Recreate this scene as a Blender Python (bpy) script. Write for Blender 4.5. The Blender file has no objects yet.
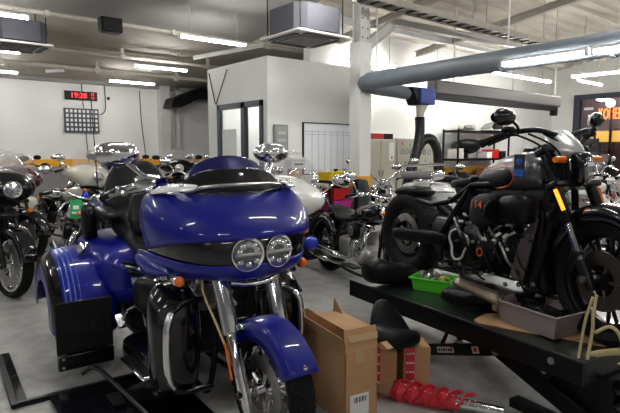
import bpy, math, random
from mathutils import Vector, Matrix, Euler
random.seed(7)
PI = math.pi
SC = bpy.context.scene
COL = SC.collection

# ------------------------------------------------------------------ camera, world, exposure
CAMYAW = math.radians(-39.07)      # world axes follow the room: x along the back walls, y towards the clock wall
cam = bpy.data.cameras.new('camera')
cam.sensor_width = 36.0
cam.lens = 36.0 * 520.0 / 620.0
cam.clip_end = 200
camo = bpy.data.objects.new('camera', cam)
COL.objects.link(camo)
camo.location = (0, 0, 1.45)
camo.rotation_euler = (math.radians(90 - 6.2), 0, CAMYAW)
SC.camera = camo
world = bpy.data.worlds.new('night')
SC.world = world
world.use_nodes = True
world.node_tree.nodes['Background'].inputs[0].default_value = (0.16, 0.17, 0.20, 1)
world.node_tree.nodes['Background'].inputs[1].default_value = 0.25
SC.view_settings.view_transform = 'Standard'
SC.view_settings.look = 'None'
SC.view_settings.gamma = 1
SC.view_settings.use_curve_mapping = False
SC.view_settings.exposure = 0.0
TUBE_E = 112.0

# ------------------------------------------------------------------ materials
MATS = {}
def mat(name, col, rough=0.5, metal=0.0, coat=0.0, emis=None, es=0.0, noise=0.0, nscale=8.0, bump=0.0, bscale=60.0, trans=0.0, alpha=1.0, spec=0.5):
    if name in MATS: return MATS[name]
    m = bpy.data.materials.new(name); m.use_nodes = True
    nt = m.node_tree; b = nt.nodes['Principled BSDF']
    b.inputs['Base Color'].default_value = (*col, 1)
    b.inputs['Roughness'].default_value = rough
    b.inputs['Metallic'].default_value = metal
    b.inputs['Coat Weight'].default_value = coat
    b.inputs['Coat Roughness'].default_value = 0.035
    b.inputs['Specular IOR Level'].default_value = spec
    b.inputs['Transmission Weight'].default_value = trans
    b.inputs['Alpha'].default_value = alpha
    if emis:
        b.inputs['Emission Color'].default_value = (*emis, 1)
        b.inputs['Emission Strength'].default_value = es
    if noise > 0:
        tc = nt.nodes.new('ShaderNodeTexCoord'); n = nt.nodes.new('ShaderNodeTexNoise')
        n.inputs['Scale'].default_value = nscale; n.inputs['Detail'].default_value = 5
        nt.links.new(tc.outputs['Object'], n.inputs['Vector'])
        mp = nt.nodes.new('ShaderNodeMapRange')
        mp.inputs[1].default_value = 0.3; mp.inputs[2].default_value = 0.7
        mp.inputs[3].default_value = 1 - noise; mp.inputs[4].default_value = 1 + noise
        nt.links.new(n.outputs['Fac'], mp.inputs[0])
        vm = nt.nodes.new('ShaderNodeVectorMath'); vm.operation = 'SCALE'
        vm.inputs[0].default_value = col
        nt.links.new(mp.outputs[0], vm.inputs['Scale'])
        nt.links.new(vm.outputs[0], b.inputs['Base Color'])
    if bump > 0:
        tc = nt.nodes.new('ShaderNodeTexCoord'); n = nt.nodes.new('ShaderNodeTexNoise')
        n.inputs['Scale'].default_value = bscale
        nt.links.new(tc.outputs['Object'], n.inputs['Vector'])
        bp = nt.nodes.new('ShaderNodeBump'); bp.inputs['Strength'].default_value = bump; bp.inputs['Distance'].default_value = 0.01
        nt.links.new(n.outputs['Fac'], bp.inputs['Height'])
        nt.links.new(bp.outputs[0], b.inputs['Normal'])
    MATS[name] = m
    return m

M_wall = mat('painted_wall', (0.76, 0.76, 0.74), 0.6, noise=0.03, nscale=1.5)
M_wallg = mat('grey_partition_paint', (0.62, 0.62, 0.60), 0.6, noise=0.03, nscale=1.2)
M_yel = mat('yellow_band_paint', (0.80, 0.38, 0.02), 0.5, noise=0.06)
M_grey = mat('grey_dado_paint', (0.22, 0.22, 0.23), 0.55, noise=0.06)
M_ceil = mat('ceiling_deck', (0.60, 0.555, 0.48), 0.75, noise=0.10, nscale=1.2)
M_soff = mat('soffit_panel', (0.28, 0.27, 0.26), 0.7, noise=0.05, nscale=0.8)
M_pipe = mat('pipe_paint', (0.42, 0.39, 0.34), 0.6, noise=0.1)
M_steelp = mat('painted_steel', (0.60, 0.59, 0.57), 0.5, noise=0.05)
M_duct = mat('duct_grey', (0.16, 0.185, 0.215), 0.5, noise=0.06, nscale=3)
M_dark = mat('dark_metal', (0.007, 0.007, 0.008), 0.4, spec=0.2)
M_chrome = mat('chrome', (0.82, 0.82, 0.84), 0.09, 1.0)
M_steel = mat('brushed_steel', (0.42, 0.41, 0.40), 0.32, 1.0, noise=0.2, nscale=30)
M_alu = mat('cast_aluminium', (0.48, 0.47, 0.46), 0.4, 0.9)
M_bgloss = mat('gloss_black', (0.003, 0.003, 0.005), 0.14, 0.0, coat=0.5)
M_bsatin = mat('satin_black', (0.005, 0.005, 0.006), 0.32, spec=0.2)
M_bmat = mat('matt_black_plastic', (0.008, 0.008, 0.009), 0.5, bump=0.15, bscale=200, spec=0.2)
M_leather = mat('black_leather', (0.006, 0.006, 0.007), 0.36, bump=0.2, bscale=120, spec=0.22)
M_tyre = mat('tyre_rubber', (0.008, 0.008, 0.008), 0.55, bump=0.2, bscale=90, spec=0.12)
M_blue = mat('cobalt_blue_paint', (0.001, 0.003, 0.215), 0.42, 0.0, coat=0.65, spec=.25)
M_bluedk = mat('dark_blue_tint', (0.006, 0.008, 0.10), 0.18, 0.2, coat=1.0)
M_stripe = mat('light_blue_pinstripe', (0.04, 0.12, 0.60), 0.3)
M_amber = mat('amber_lens', (0.75, 0.16, 0.01), 0.2, coat=0.6)
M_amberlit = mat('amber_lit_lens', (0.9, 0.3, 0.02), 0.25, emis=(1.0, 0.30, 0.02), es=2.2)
M_red = mat('red_lens', (0.45, 0.01, 0.01), 0.2, coat=0.6)
M_lens = mat('clear_lens', (0.75, 0.75, 0.76), 0.12, 0.85)
M_white = mat('white_paint', (0.70, 0.70, 0.66), 0.25, coat=0.8)
M_cream = mat('cream_fairing_paint', (0.62, 0.60, 0.50), 0.25, coat=0.8)
M_maroon = mat('maroon_paint', (0.07, 0.003, 0.008), 0.25, coat=1.0)
M_sand = mat('sand_grey_paint', (0.25, 0.24, 0.21), 0.35, coat=0.5)
M_gun = mat('gunmetal_satin_paint', (0.20, 0.20, 0.205), 0.30, 0.75, noise=0.03)
M_silver = mat('silver_paint', (0.55, 0.55, 0.54), 0.30, 0.3, coat=0.6)
M_redp = mat('red_paint', (0.45, 0.012, 0.015), 0.25, coat=0.8)
M_bluel = mat('blue_beacon_lens', (0.02, 0.04, 0.55), 0.15, coat=1.0)
M_green = mat('green_plastic', (0.10, 0.62, 0.03), 0.4)
M_greentag = mat('green_tag', (0.03, 0.38, 0.12), 0.5)
M_taupe = mat('taupe_plastic', (0.26, 0.215, 0.215), 0.45)
M_card = mat('cardboard', (0.48, 0.275, 0.135), 0.8, noise=0.08, nscale=6)
M_card2 = mat('cardboard_flap', (0.50, 0.30, 0.15), 0.8, noise=0.08, nscale=6)
M_tape = mat('packing_tape', (0.52, 0.36, 0.20), 0.25)
M_paper = mat('paper', (0.78, 0.78, 0.76), 0.6)
M_ink = mat('black_ink', (0.02, 0.02, 0.02), 0.6)
M_yplas = mat('yellow_plastic', (0.78, 0.55, 0.02), 0.4)
M_redpl = mat('red_plastic', (0.50, 0.015, 0.012), 0.4)
M_magen = mat('magenta_plastic', (0.55, 0.03, 0.30), 0.4)
M_cab = mat('cream_cabinet', (0.52, 0.49, 0.40), 0.45, noise=0.03)
M_strap = mat('webbing_strap', (0.55, 0.45, 0.24), 0.7, bump=0.3, bscale=300)
M_bluebox = mat('blue_plastic_box', (0.01, 0.05, 0.32), 0.4)
M_hose = mat('black_corrugated_hose', (0.010, 0.010, 0.011), 0.42)
M_redtape = mat('red_printed_wrap', (0.62, 0.03, 0.05), 0.4)
M_redorange = mat('orange_print', (0.75, 0.10, 0.02), 0.4)
M_blab = mat('blue_tag', (0.02, 0.10, 0.45), 0.35)
M_tube = mat('lit_fluorescent_tube', (1, 1, 1), 0.5, emis=(1.0, 0.985, 0.95), es=TUBE_E)
M_led = mat('lit_red_digits', (0.6, 0.0, 0.0), 0.5, emis=(1.0, 0.03, 0.02), es=3.0)
M_neon = mat('lit_orange_sign', (0.9, 0.25, 0.02), 0.5, emis=(1.0, 0.30, 0.04), es=1.6)
M_neonw = mat('lit_yellow_window', (0.9, 0.6, 0.1), 0.5, emis=(1.0, 0.52, 0.10), es=.8)
M_moon = mat('lit_white_lamp', (1, 1, 1), 0.5, emis=(1.0, 0.97, 1.0), es=1.6)
M_glass = mat('window_glass', (0.9, 0.93, 0.95), 0.03, trans=1.0, spec=0.5)
M_screen = mat('tinted_screen', (0.45, 0.45, 0.46), 0.04, alpha=0.2)

def board_mat():
    m = mat('whiteboard_face', (0.78, 0.80, 0.84), 0.22)
    return m
def floor_mat():
    m = bpy.data.materials.new('worn_concrete'); m.use_nodes = True
    nt = m.node_tree; b = nt.nodes['Principled BSDF']; L = nt.links
    tc = nt.nodes.new('ShaderNodeTexCoord')
    n1 = nt.nodes.new('ShaderNodeTexNoise'); n1.inputs['Scale'].default_value = 1.1; n1.inputs['Detail'].default_value = 8; n1.inputs['Roughness'].default_value = 0.65
    n2 = nt.nodes.new('ShaderNodeTexNoise'); n2.inputs['Scale'].default_value = 7; n2.inputs['Detail'].default_value = 6
    L.new(tc.outputs['Object'], n1.inputs['Vector']); L.new(tc.outputs['Object'], n2.inputs['Vector'])
    mx = nt.nodes.new('ShaderNodeMix'); mx.data_type = 'FLOAT'; mx.inputs[0].default_value = 0.35
    L.new(n1.outputs['Fac'], mx.inputs[2]); L.new(n2.outputs['Fac'], mx.inputs[3])
    r = nt.nodes.new('ShaderNodeValToRGB')
    r.color_ramp.elements[0].position = 0.33; r.color_ramp.elements[0].color = (0.13, 0.128, 0.12, 1)
    r.color_ramp.elements[1].position = 0.68; r.color_ramp.elements[1].color = (0.56, 0.555, 0.53, 1)
    e = r.color_ramp.elements.new(0.5); e.color = (0.36, 0.355, 0.34, 1)
    L.new(mx.outputs[0], r.inputs[0]); L.new(r.outputs[0], b.inputs['Base Color'])
    mr = nt.nodes.new('ShaderNodeMapRange'); mr.inputs[3].default_value = 0.22; mr.inputs[4].default_value = 0.5
    L.new(n1.outputs['Fac'], mr.inputs[0]); L.new(mr.outputs[0], b.inputs['Roughness'])
    bp = nt.nodes.new('ShaderNodeBump'); bp.inputs['Strength'].default_value = 0.12; bp.inputs['Distance'].default_value = 0.01
    L.new(n2.outputs['Fac'], bp.inputs['Height']); L.new(bp.outputs[0], b.inputs['Normal'])
    return m
M_floor = floor_mat()

# ------------------------------------------------------------------ mesh helpers
def catmull(pts, k=6, closed=False):
    pts = [Vector(p) for p in pts]
    if len(pts) < 3: return pts
    out = []
    n = len(pts)
    rng = range(n if closed else n - 1)
    for i in rng:
        if closed: p0, p1, p2, p3 = pts[(i-1) % n], pts[i], pts[(i+1) % n], pts[(i+2) % n]
        else: p0, p1, p2, p3 = pts[max(i-1, 0)], pts[i], pts[i+1], pts[min(i+2, n-1)]
        for j in range(k):
            t = j / k
            out.append(0.5*((2*p1) + (p2-p0)*t + (2*p0-5*p1+4*p2-p3)*t*t + (3*p1-p0-3*p2+p3)*t**3))
    if not closed: out.append(pts[-1])
    return out

class MB:
    def __init__(s): s.v = []; s.f = []
    def add(s, vs, fs):
        o = len(s.v); s.v += [tuple(x) for x in vs]; s.f += [tuple(o+i for i in f) for f in fs]; return s
    def box(s, c, d, rot=(0, 0, 0)):
        c = Vector(c); R = Euler(rot).to_matrix(); h = [x/2 for x in d]
        vs = [c + R @ Vector((sx*h[0], sy*h[1], sz*h[2])) for sx in (-1, 1) for sy in (-1, 1) for sz in (-1, 1)]
        return s.add(vs, [(0, 1, 3, 2), (4, 6, 7, 5), (0, 4, 5, 1), (2, 3, 7, 6), (0, 2, 6, 4), (1, 5, 7, 3)])
    def lohi(s, lo, hi):
        return s.box([(a+b)/2 for a, b in zip(lo, hi)], [abs(b-a) for a, b in zip(lo, hi)])
    def loft(s, rings, cap=True, closed=False):
        n = len(rings[0]); vs = [p for r in rings for p in r]; fs = []
        m = len(rings)
        for i in range(m if closed else m-1):
            a = i*n; b = ((i+1) % m)*n
            for j in range(n):
                k = (j+1) % n
                fs.append((a+j, a+k, b+k, b+j))
        if cap and not closed:
            fs.append(tuple(range(n-1, -1, -1))); fs.append(tuple((m-1)*n+j for j in range(n)))
        return s.add(vs, fs)
    def grid(s, rows):
        n = len(rows[0]); vs = [p for r in rows for p in r]
        return s.add(vs, [(i*n+j, i*n+j+1, (i+1)*n+j+1, (i+1)*n+j) for i in range(len(rows)-1) for j in range(n-1)])
    def cyl(s, p0, p1, r0, r1=None, n=16):
        return s.tube([p0, p1], r0, n, rs=[r0, r0 if r1 is None else r1])
    def tube(s, pts, r, n=8, rs=None, closed=False, flat=None):
        pts = [Vector(p) for p in pts]; m = len(pts)
        if rs is None: rs = [r]*m
        rings = []; up = None
        for i in range(m):
            if closed: t = pts[(i+1) % m]-pts[i-1]
            else: t = pts[min(i+1, m-1)]-pts[max(i-1, 0)]
            t = t.normalized() if t.length > 1e-9 else Vector((0, 0, 1))
            if up is None:
                a = Vector((0, 0, 1)) if abs(t.z) < 0.9 else Vector((1, 0, 0))
                up = (a - t*a.dot(t)).normalized()
            else:
                up = up - t*up.dot(t)
                up = up.normalized() if up.length > 1e-6 else Vector((0, 1, 0))
            sd = t.cross(up)
            fa = 1.0 if flat is None else flat
            rings.append([pts[i] + up*math.cos(2*PI*j/n)*rs[i]*fa + sd*math.sin(2*PI*j/n)*rs[i] for j in range(n)])
        return s.loft(rings, cap=not closed, closed=closed)
    def lathe(s, prof, c, axis='y', n=32, closed=False, a0=0, a1=360):
        # prof: (radius, offset along the axis)
        c = Vector(c); full = abs(a1-a0) >= 360
        k = n if full else n+1
        rings = []
        for i in range(k):
            a = math.radians(a0 + (a1-a0)*i/n)
            ca, sa = math.cos(a), math.sin(a)
            rg = []
            for r, h in prof:
                if axis == 'y': rg.append(c + Vector((r*ca, h, r*sa)))
                elif axis == 'x': rg.append(c + Vector((h, r*ca, r*sa)))
                elif axis == 'z': rg.append(c + Vector((r*ca, r*sa, h)))
                else:
                    ax = Vector(axis).normalized(); q = ax.to_track_quat('Z', 'Y')
                    rg.append(c + q @ Vector((r*ca, r*sa, h)))
            rings.append(rg)
        m = len(prof); vs = [p for r in rings for p in r]; fs = []
        for i in range(k if full else k-1):
            a = i*m; b = ((i+1) % k)*m
            for j in range(m if closed else m-1):
                jj = (j+1) % m
                fs.append((a+j, b+j, b+jj, a+jj))
        return s.add(vs, fs)
    def ell(s, c, r, rot=(0, 0, 0), n=16, m=10):
        c = Vector(c); R = Euler(rot).to_matrix()
        vs = []; fs = []
        for i in range(1, m):
            th = PI*i/m
            for j in range(n):
                a = 2*PI*j/n
                vs.append(c + R @ Vector((r[0]*math.sin(th)*math.cos(a), r[1]*math.sin(th)*math.sin(a), r[2]*math.cos(th))))
        vs.append(c + R @ Vector((0, 0, r[2]))); vs.append(c - R @ Vector((0, 0, r[2])))
        for i in range(m-2):
            for j in range(n):
                k = (j+1) % n
                fs.append((i*n+j, i*n+k, (i+1)*n+k, (i+1)*n+j))
        t, b = len(vs)-2, len(vs)-1
        for j in range(n):
            k = (j+1) % n
            fs.append((t, k, j)); fs.append((b, (m-2)*n+j, (m-2)*n+k))
        return s.add(vs, fs)
    def prism(s, poly, plane, h0, h1):
        # poly 2D; plane 'xz' extrudes along y, 'xy' along z, 'yz' along x
        def P(a, b, h):
            return (a, h, b) if plane == 'xz' else ((a, b, h) if plane == 'xy' else (h, a, b))
        n = len(poly)
        vs = [P(a, b, h0) for a, b in poly] + [P(a, b, h1) for a, b in poly]
        fs = [tuple(range(n)), tuple(range(2*n-1, n-1, -1))] + [(j, n+j, n+(j+1) % n, (j+1) % n) for j in range(n)]
        return s.add(vs, fs)
    def body(s, secs, n=18):
        # secs: (x, ycentre, zcentre, half width, half height, exponent)
        rings = []
        for x, y, z, hw, hh, p in secs:
            rg = []
            for j in range(n):
                a = 2*PI*j/n; ca, sa = math.cos(a), math.sin(a)
                rg.append((x, y + hw*math.copysign(abs(ca)**(2/p), ca), z + hh*math.copysign(abs(sa)**(2/p), sa)))
            rings.append(rg)
        return s.loft(rings)
    def stack(s, secs, n=20):
        # secs stacked along z: (z, xc, yc, half x, half y, exponent)
        rings = []
        for z, x, y, hx, hy, p in secs:
            rg = []
            for j in range(n):
                a = 2*PI*j/n; ca, sa = math.cos(a), math.sin(a)
                rg.append((x + hx*math.copysign(abs(ca)**(2/p), ca), y + hy*math.copysign(abs(sa)**(2/p), sa), z))
            rings.append(rg)
        return s.loft(rings)
    def move(s, loc=(0, 0, 0), rot=(0, 0, 0), piv=(0, 0, 0)):
        R = Euler(rot).to_matrix(); pv = Vector(piv)
        s.v = [tuple(R @ (Vector(p)-pv) + pv + Vector(loc)) for p in s.v]; return s
    def islands(s):
        p = list(range(len(s.v)))
        def find(a):
            while p[a] != a: p[a] = p[p[a]]; a = p[a]
            return a
        for f in s.f:
            a = find(f[0])
            for x in f[1:]: p[find(x)] = a
        gr = {}
        for f in s.f: gr.setdefault(find(f[0]), []).append(f)
        out = []
        for fs in gr.values():
            idx = sorted({i for f in fs for i in f}); mp = {i: k for k, i in enumerate(idx)}
            q = MB(); q.v = [s.v[i] for i in idx]; q.f = [tuple(mp[i] for i in f) for f in fs]; out.append(q)
        return out
    def each(s, name, m, parent, **k):
        # every separate piece becomes a part of its own
        return [q.build(name, m, parent, **k) for q in s.islands()]
    def build(s, name, m, parent=None, sub=0, bevel=0, solid=0, smooth=True, ang=38, loc=None, rot=None):
        me = bpy.data.meshes.new(name)
        me.from_pydata(s.v, [], s.f); me.validate(); me.update()
        import bmesh
        bm = bmesh.new(); bm.from_mesh(me); bmesh.ops.recalc_face_normals(bm, faces=bm.faces); bm.to_mesh(me); bm.free()
        o = bpy.data.objects.new(name, me); COL.objects.link(o)
        ms = m if isinstance(m, (list, tuple)) else [m]
        for x in ms: me.materials.append(x)
        if smooth:
            me.polygons.foreach_set('use_smooth', [True]*len(me.polygons))
            if not sub: me.set_sharp_from_angle(angle=math.radians(ang))
        if solid:
            md = o.modifiers.new('solid', 'SOLIDIFY'); md.thickness = solid; md.offset = -1
        if bevel:
            md = o.modifiers.new('bevel', 'BEVEL'); md.width = bevel; md.segments = 2; md.limit_method = 'ANGLE'
        if sub:
            md = o.modifiers.new('sub', 'SUBSURF'); md.levels = sub; md.render_levels = sub
        if parent: o.parent = parent
        if loc: o.location = loc
        if rot: o.rotation_euler = rot
        return o

def thing(name, label, cat, loc=(0, 0, 0), rotz=0, group=None, tilt=None):
    o = bpy.data.objects.new(name, None); COL.objects.link(o)
    o.empty_display_size = 0.1
    o.location = loc; o.rotation_euler = tilt if tilt else (0, 0, rotz)
    return tag(o, label, cat, group)
def tag(o, label, cat, group=None):
    o['label'] = label; o['category'] = cat
    if group: o['group'] = group
    return o
def struct(o, label=None):
    o['kind'] = 'structure'
    if label: o['label'] = label
    return o
def text(s, size, loc, rot, m, parent, name='lettering', ext=0.0005, align='CENTER', sx=1.0):
    cu = bpy.data.curves.new(name, 'FONT'); cu.body = s; cu.size = size; cu.extrude = ext
    cu.align_x = align; cu.align_y = 'CENTER'; cu.resolution_u = 2
    tmp = bpy.data.objects.new(name, cu); COL.objects.link(tmp)
    me = bpy.data.meshes.new_from_object(tmp.evaluated_get(bpy.context.evaluated_depsgraph_get()))
    bpy.data.objects.remove(tmp); bpy.data.curves.remove(cu)
    me.materials.clear(); me.materials.append(m)
    o = bpy.data.objects.new(name, me); COL.objects.link(o); o.location = loc; o.rotation_euler = rot
    o.scale = (sx, 1, 1)
    if parent: o.parent = parent
    return o
# ================================================================== ROOM SHELL
def slab(name, lo, hi, m, label=None):
    return struct(MB().lohi(lo, hi).build(name, m, smooth=False), label)
slab('floor', (-14, -8, -0.1), (23, 15.6, 0), M_floor)
slab('wall_left', (-14, 15.5, 0), (9, 15.7, 3.9), M_wall, 'long white back wall carrying the clock')
slab('trim_1', (-14, 15.47, 0), (9, 15.5, 1.0), M_grey, 'grey dado under the yellow band')
slab('trim_2', (-14, 15.465, 1.0), (9, 15.5, 1.2), M_yel, 'yellow band on the clock wall')
slab('wall_west', (-14.2, -8, 0), (-14, 15.7, 5), M_wall)
slab('wall_rear', (-14, -8.2, 0), (23, -8, 5.2), M_wall)
slab('wall_back', (6.1, 7.5, 0), (15.4, 7.7, 3.9), M_wall, 'white wall behind the cabinets and shelf')
slab('trim_3', (6.1, 7.47, 0), (15.2, 7.5, 0.90), M_grey)
slab('trim_4', (6.1, 7.465, 0.90), (15.2, 7.5, 1.045), M_yel)
# office box
slab('wall_office_front', (3.96, 5.77, 0), (5.8, 5.87, 2.63), M_wall)
b = MB().lohi((3.96, 7.08, 0), (4.06, 7.4, 2.63)).lohi((3.96, 5.87, 2.12), (4.06, 7.08, 2.63))
struct(b.build('wall_office_side', M_wall, smooth=False))
slab('wall_office_inner', (5.7, 5.87, 0), (5.8, 7.4, 2.63), M_wall)
slab('wall_office_rear', (4.06, 7.3, 0), (6.1, 7.4, 2.63), M_wall)
slab('ceiling_office', (3.96, 5.77, 2.63), (6.1, 7.4, 2.68), M_wall)
b = MB()
for v0, v1 in ((5.87, 5.93), (6.30, 6.40), (7.02, 7.08)): b.lohi((3.93, v0, 0), (4.0, v1, 2.12))
b.lohi((3.93, 5.87, 2.04), (4.0, 7.08, 2.12)); b.lohi((3.93, 5.87, 0), (4.0, 7.08, 0.1))
d1 = struct(b.build('door_1', mat('door_frame_grey', (0.035, 0.045, 0.06), 0.4), smooth=False), 'dark framed glass office door')
MB().lohi((3.96, 5.93, .1), (3.968, 6.3, 2.04)).build('glass_pane', M_glass, d1, smooth=False)
MB().lohi((3.96, 6.4, .1), (3.968, 7.02, 2.04)).build('glass_pane', M_glass, d1, smooth=False)
MB().lohi((3.945, 6.55, 1.15), (3.955, 6.95, 1.75)).build('paper_sheet', M_paper, d1, smooth=False)
slab('baseboard_office', (3.94, 5.75, 0), (5.8, 5.77, 0.1), M_grey)
# pilaster on the clock wall
b = MB().lohi((6.55, 15.2, 0), (6.85, 15.5, 3.6)).lohi((7.1, 15.3, 0), (7.2, 15.5, 3.6))
struct(b.build('pillar_1', M_steelp, smooth=False), 'white pilaster on the clock wall')
# right window wall
b = MB().lohi((15.2, 6.85, 0), (15.4, 7.6, 4.2)).lohi((15.2, -8, 2.98), (15.4, 6.85, 5)).lohi((15.2, -8, 0), (15.4, 6.85, 0.25))
struct(b.build('wall_right', M_wall, smooth=False))
b = MB().lohi((15.15, 6.70, 0.25), (15.3, 6.87, 2.98)).lohi((15.15, -2, 2.84), (15.3, 6.7, 2.98)).lohi((15.15, 3.2, .25), (15.3, 3.3, 2.84))
w1 = struct(b.build('window_1', mat('window_frame_dark', (0.03, 0.035, 0.06), 0.4), smooth=False))
MB().lohi((15.22, -2, .25), (15.23, 6.7, 2.84)).build('window_pane', M_glass, w1, smooth=False)
MB().lohi((15.19, 6.35, 2.55), (15.2, 6.60, 2.62)).build('sticker', M_paper, w1, smooth=False)
# ceiling: slopes up from v = 8.7 towards the camera; smooth panels on the left, corrugated deck on the right
def cz(v): return 3.5 + (8.7 - v) * 0.165
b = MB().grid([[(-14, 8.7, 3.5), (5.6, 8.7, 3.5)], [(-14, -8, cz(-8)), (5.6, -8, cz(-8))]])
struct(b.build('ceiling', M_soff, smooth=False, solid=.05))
rows = []
v = 8.7
while v > -8:
    for dv, dz in ((0, 0), (.05, .05), (.14, .05), (.19, 0), (.28, 0)):
        rows.append([(5.6, v-dv, cz(v-dv)+dz), (16, v-dv, cz(v-dv)+dz)])
    v -= 0.28
struct(MB().grid(rows).build('ceiling_deck', M_ceil, smooth=False), 'corrugated roof deck')
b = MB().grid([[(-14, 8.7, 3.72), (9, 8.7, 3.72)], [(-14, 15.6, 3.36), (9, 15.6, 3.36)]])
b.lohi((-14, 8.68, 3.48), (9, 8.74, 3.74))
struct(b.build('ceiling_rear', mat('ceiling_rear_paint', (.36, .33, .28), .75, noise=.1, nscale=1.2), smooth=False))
struct(MB().lohi((-14, 15.3, 3.28), (9, 15.5, 3.42)).build('beam_rear', M_soff, smooth=False), 'dark beam along the top of the clock wall')
for k, (v, z, r) in enumerate(((8.7, 3.47, .028), (11.2, 3.40, .035), (12.9, 3.32, .05))):
    m_ = MB().cyl((-14, v, z), (9.3, v, z), r, n=10)
    for u in range(-8, 9, 2):
        m_.lohi((u-.03, v-.03, z), (u+.03, v+.03, z+.3 if v > 9 else z+.06)); m_.cyl((u, v-.07, z), (u, v+.07, z), r*1.6, n=8)
    tag(m_.build('ceiling_pipe', M_pipe), ['thin conduit along the lower edge of the smooth sloping ceiling', 'painted pipe between the first and second rows of tubes', 'thick rough pipe nearest the clock wall'][k], 'pipe', 'ceiling pipes')
# main column
b = MB().lohi((5.17, 5.26, 0), (5.39, 5.48, 2.94)).build('pillar_2', M_wall, smooth=False, bevel=.006)
struct(b, 'white boxed column')
MB().lohi((5.165, 5.255, 0), (5.395, 5.485, .925)).build('column_dado', M_grey, b, smooth=False)
MB().lohi((5.164, 5.254, .925), (5.396, 5.486, 1.08)).build('column_band', M_yel, b, smooth=False)
h = MB().lohi((5.19, 5.29, 2.94), (5.37, 5.31, 4.1)).lohi((5.19, 5.43, 2.94), (5.37, 5.45, 4.1)).lohi((5.27, 5.3, 2.94), (5.29, 5.44, 4.1))
h.build('column_girder', M_steelp, b, smooth=False)
h = MB()
for k in range(5):
    h.cyl((5.23, 5.285, 3.0+k*.13), (5.23, 5.292, 3.0+k*.13), .012, n=8); h.cyl((5.33, 5.285, 3.0+k*.13), (5.33, 5.292, 3.0+k*.13), .012, n=8)
h.build('bolt_holes', M_dark, b)
# roof frame
def beam(p0, p1, w, hgt, m, name, label, grp='roof beams and braces'):
    p0, p1 = Vector(p0), Vector(p1); t = (p1-p0).normalized()
    up = Vector((0, 0, 1)) if abs(t.z) < .95 else Vector((1, 0, 0))
    sd = t.cross(up).normalized(); up = sd.cross(t)
    def sec(p): return [p + sd*a*w/2 + up*c*hgt/2 for a, c in ((-1, -1), (1, -1), (1, 1), (-1, 1))]
    def I(p):
        o = [(-1, -1), (1, -1), (1, -.82), (.12, -.82), (.12, .82), (1, .82), (1, 1), (-1, 1), (-1, .82), (-.12, .82), (-.12, -.82), (-1, -.82)]
        return [p + sd*a*w/2 + up*c*hgt/2 for a, c in o]
    o = MB().loft([I(p0), I(p1)]).build(name, m, smooth=False)
    return tag(o, label, 'beam', grp)
beam((5.39, 5.37, 2.92), (5.95, 5.37, 3.30), .12, .14, M_steelp, 'roof_brace', 'white diagonal brace rising right from the boxed column')
beam((5.95, 5.37, 3.32), (9.6, 5.37, 3.42), .12, .10, M_steelp, 'roof_beam', 'white roof beam continuing from the column brace')
beam((5.0, 6.4, 3.55), (13.5, 6.4, 3.55), .12, .12, M_steelp, 'roof_beam', 'white purlin in front of the wall with the shelf')
beam((3.9, 7.75, 2.9), (4.8, 7.1, 3.12), .06, .06, M_steelp, 'roof_brace', 'short white brace above the office door wall')
beam((2.9, 12.95, 3.2), (3.3, 13.0, 3.27), .07, .07, M_steelp, 'roof_brace', 'stubby brace over the red clock')
beam((6.6, 2.0, 4.2), (12.5, 2.0, 4.2), .10, .10, M_pipe, 'roof_beam', 'brown purlin over the grey duct, nearest the viewer')
beam((8.8, 7.3, 3.45), (8.8, 0.5, 4.35), .10, .12, M_pipe, 'roof_beam', 'sloping rafter left of the long tubes')
beam((11.8, 7.3, 3.45), (11.8, 0.5, 4.35), .10, .12, M_pipe, 'roof_beam', 'sloping rafter nearest the shopfront window')
beam((6.6, 7.3, 3.45), (6.6, 0.5, 4.35), .10, .12, M_pipe, 'roof_beam', 'sloping rafter just right of the column')
# cable tray
b = MB()
for dv in (-.12, .12): b.lohi((4.6, 4.75+dv-.012, 3.28), (11.5, 4.75+dv+.012, 3.36))
t = tag(b.build('cable_tray', M_pipe, smooth=False), 'long ladder cable tray hung below the corrugated roof', 'cable tray')
b = MB()
for k in range(30): b.lohi((4.7+k*.23, 4.64, 3.29), (4.78+k*.23, 4.86, 3.31))
b.each('rung', M_dark, t, smooth=False)
b = MB()
for u in (5.0, 7.2, 9.4):
    for dv in (-.12, .12): b.cyl((u, 4.75+dv, 3.3), (u, 4.75+dv, 4.12), .008, n=6)
b.each('hanger_rod', M_pipe, t)
t = tag(MB().cyl((5.6, 3.4, 3.75), (12, 3.4, 3.75), .035, n=10).build('ceiling_pipe', M_pipe), 'painted pipe under the corrugated roof right of the column', 'pipe', 'ceiling pipes')
for u in (6.8, 8.6, 10.4): MB().cyl((u, 3.4, 3.75), (u, 3.4, 4.36), .012, n=6).each('hanger_rod', M_pipe, t)

# ------------------------------------------------------------------ fluorescent fittings
def tube_light(p0, p1, label, grp='lit fluorescent battens', wide=.05, rods=True, top=None):
    p0, p1 = Vector(p0), Vector(p1); c = (p0+p1)/2; L = (p1-p0).length; d = (p1-p0).normalized()
    a = math.atan2(d.y, d.x)
    t = thing('fluorescent_light', label, 'lamp', c, a, grp)
    MB().box((0, 0, .03), (L, wide*.9, .03)).build('housing', M_steelp, t, smooth=False)
    MB().cyl((-L/2+.02, 0, 0), (L/2-.02, 0, 0), wide/2, n=8).build('tube', M_tube, t)
    MB().box((-L/2+.01, 0, 0), (.025, wide, wide)).box((L/2-.01, 0, 0), (.025, wide, wide)).each('end_cap', M_steelp, t, smooth=False)
    if rods:
        zt = (top or cz(c.y)) - c.z
        if c.y > 8.7: zt = 3.72 - (c.y-8.7)*.052 - c.z
        for s in (-1, 1): MB().cyl((s*L*.35, 0, .045), (s*L*.35, 0, zt), .006, n=6).each('hanger_rod', M_pipe, t)
    return t
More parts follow.
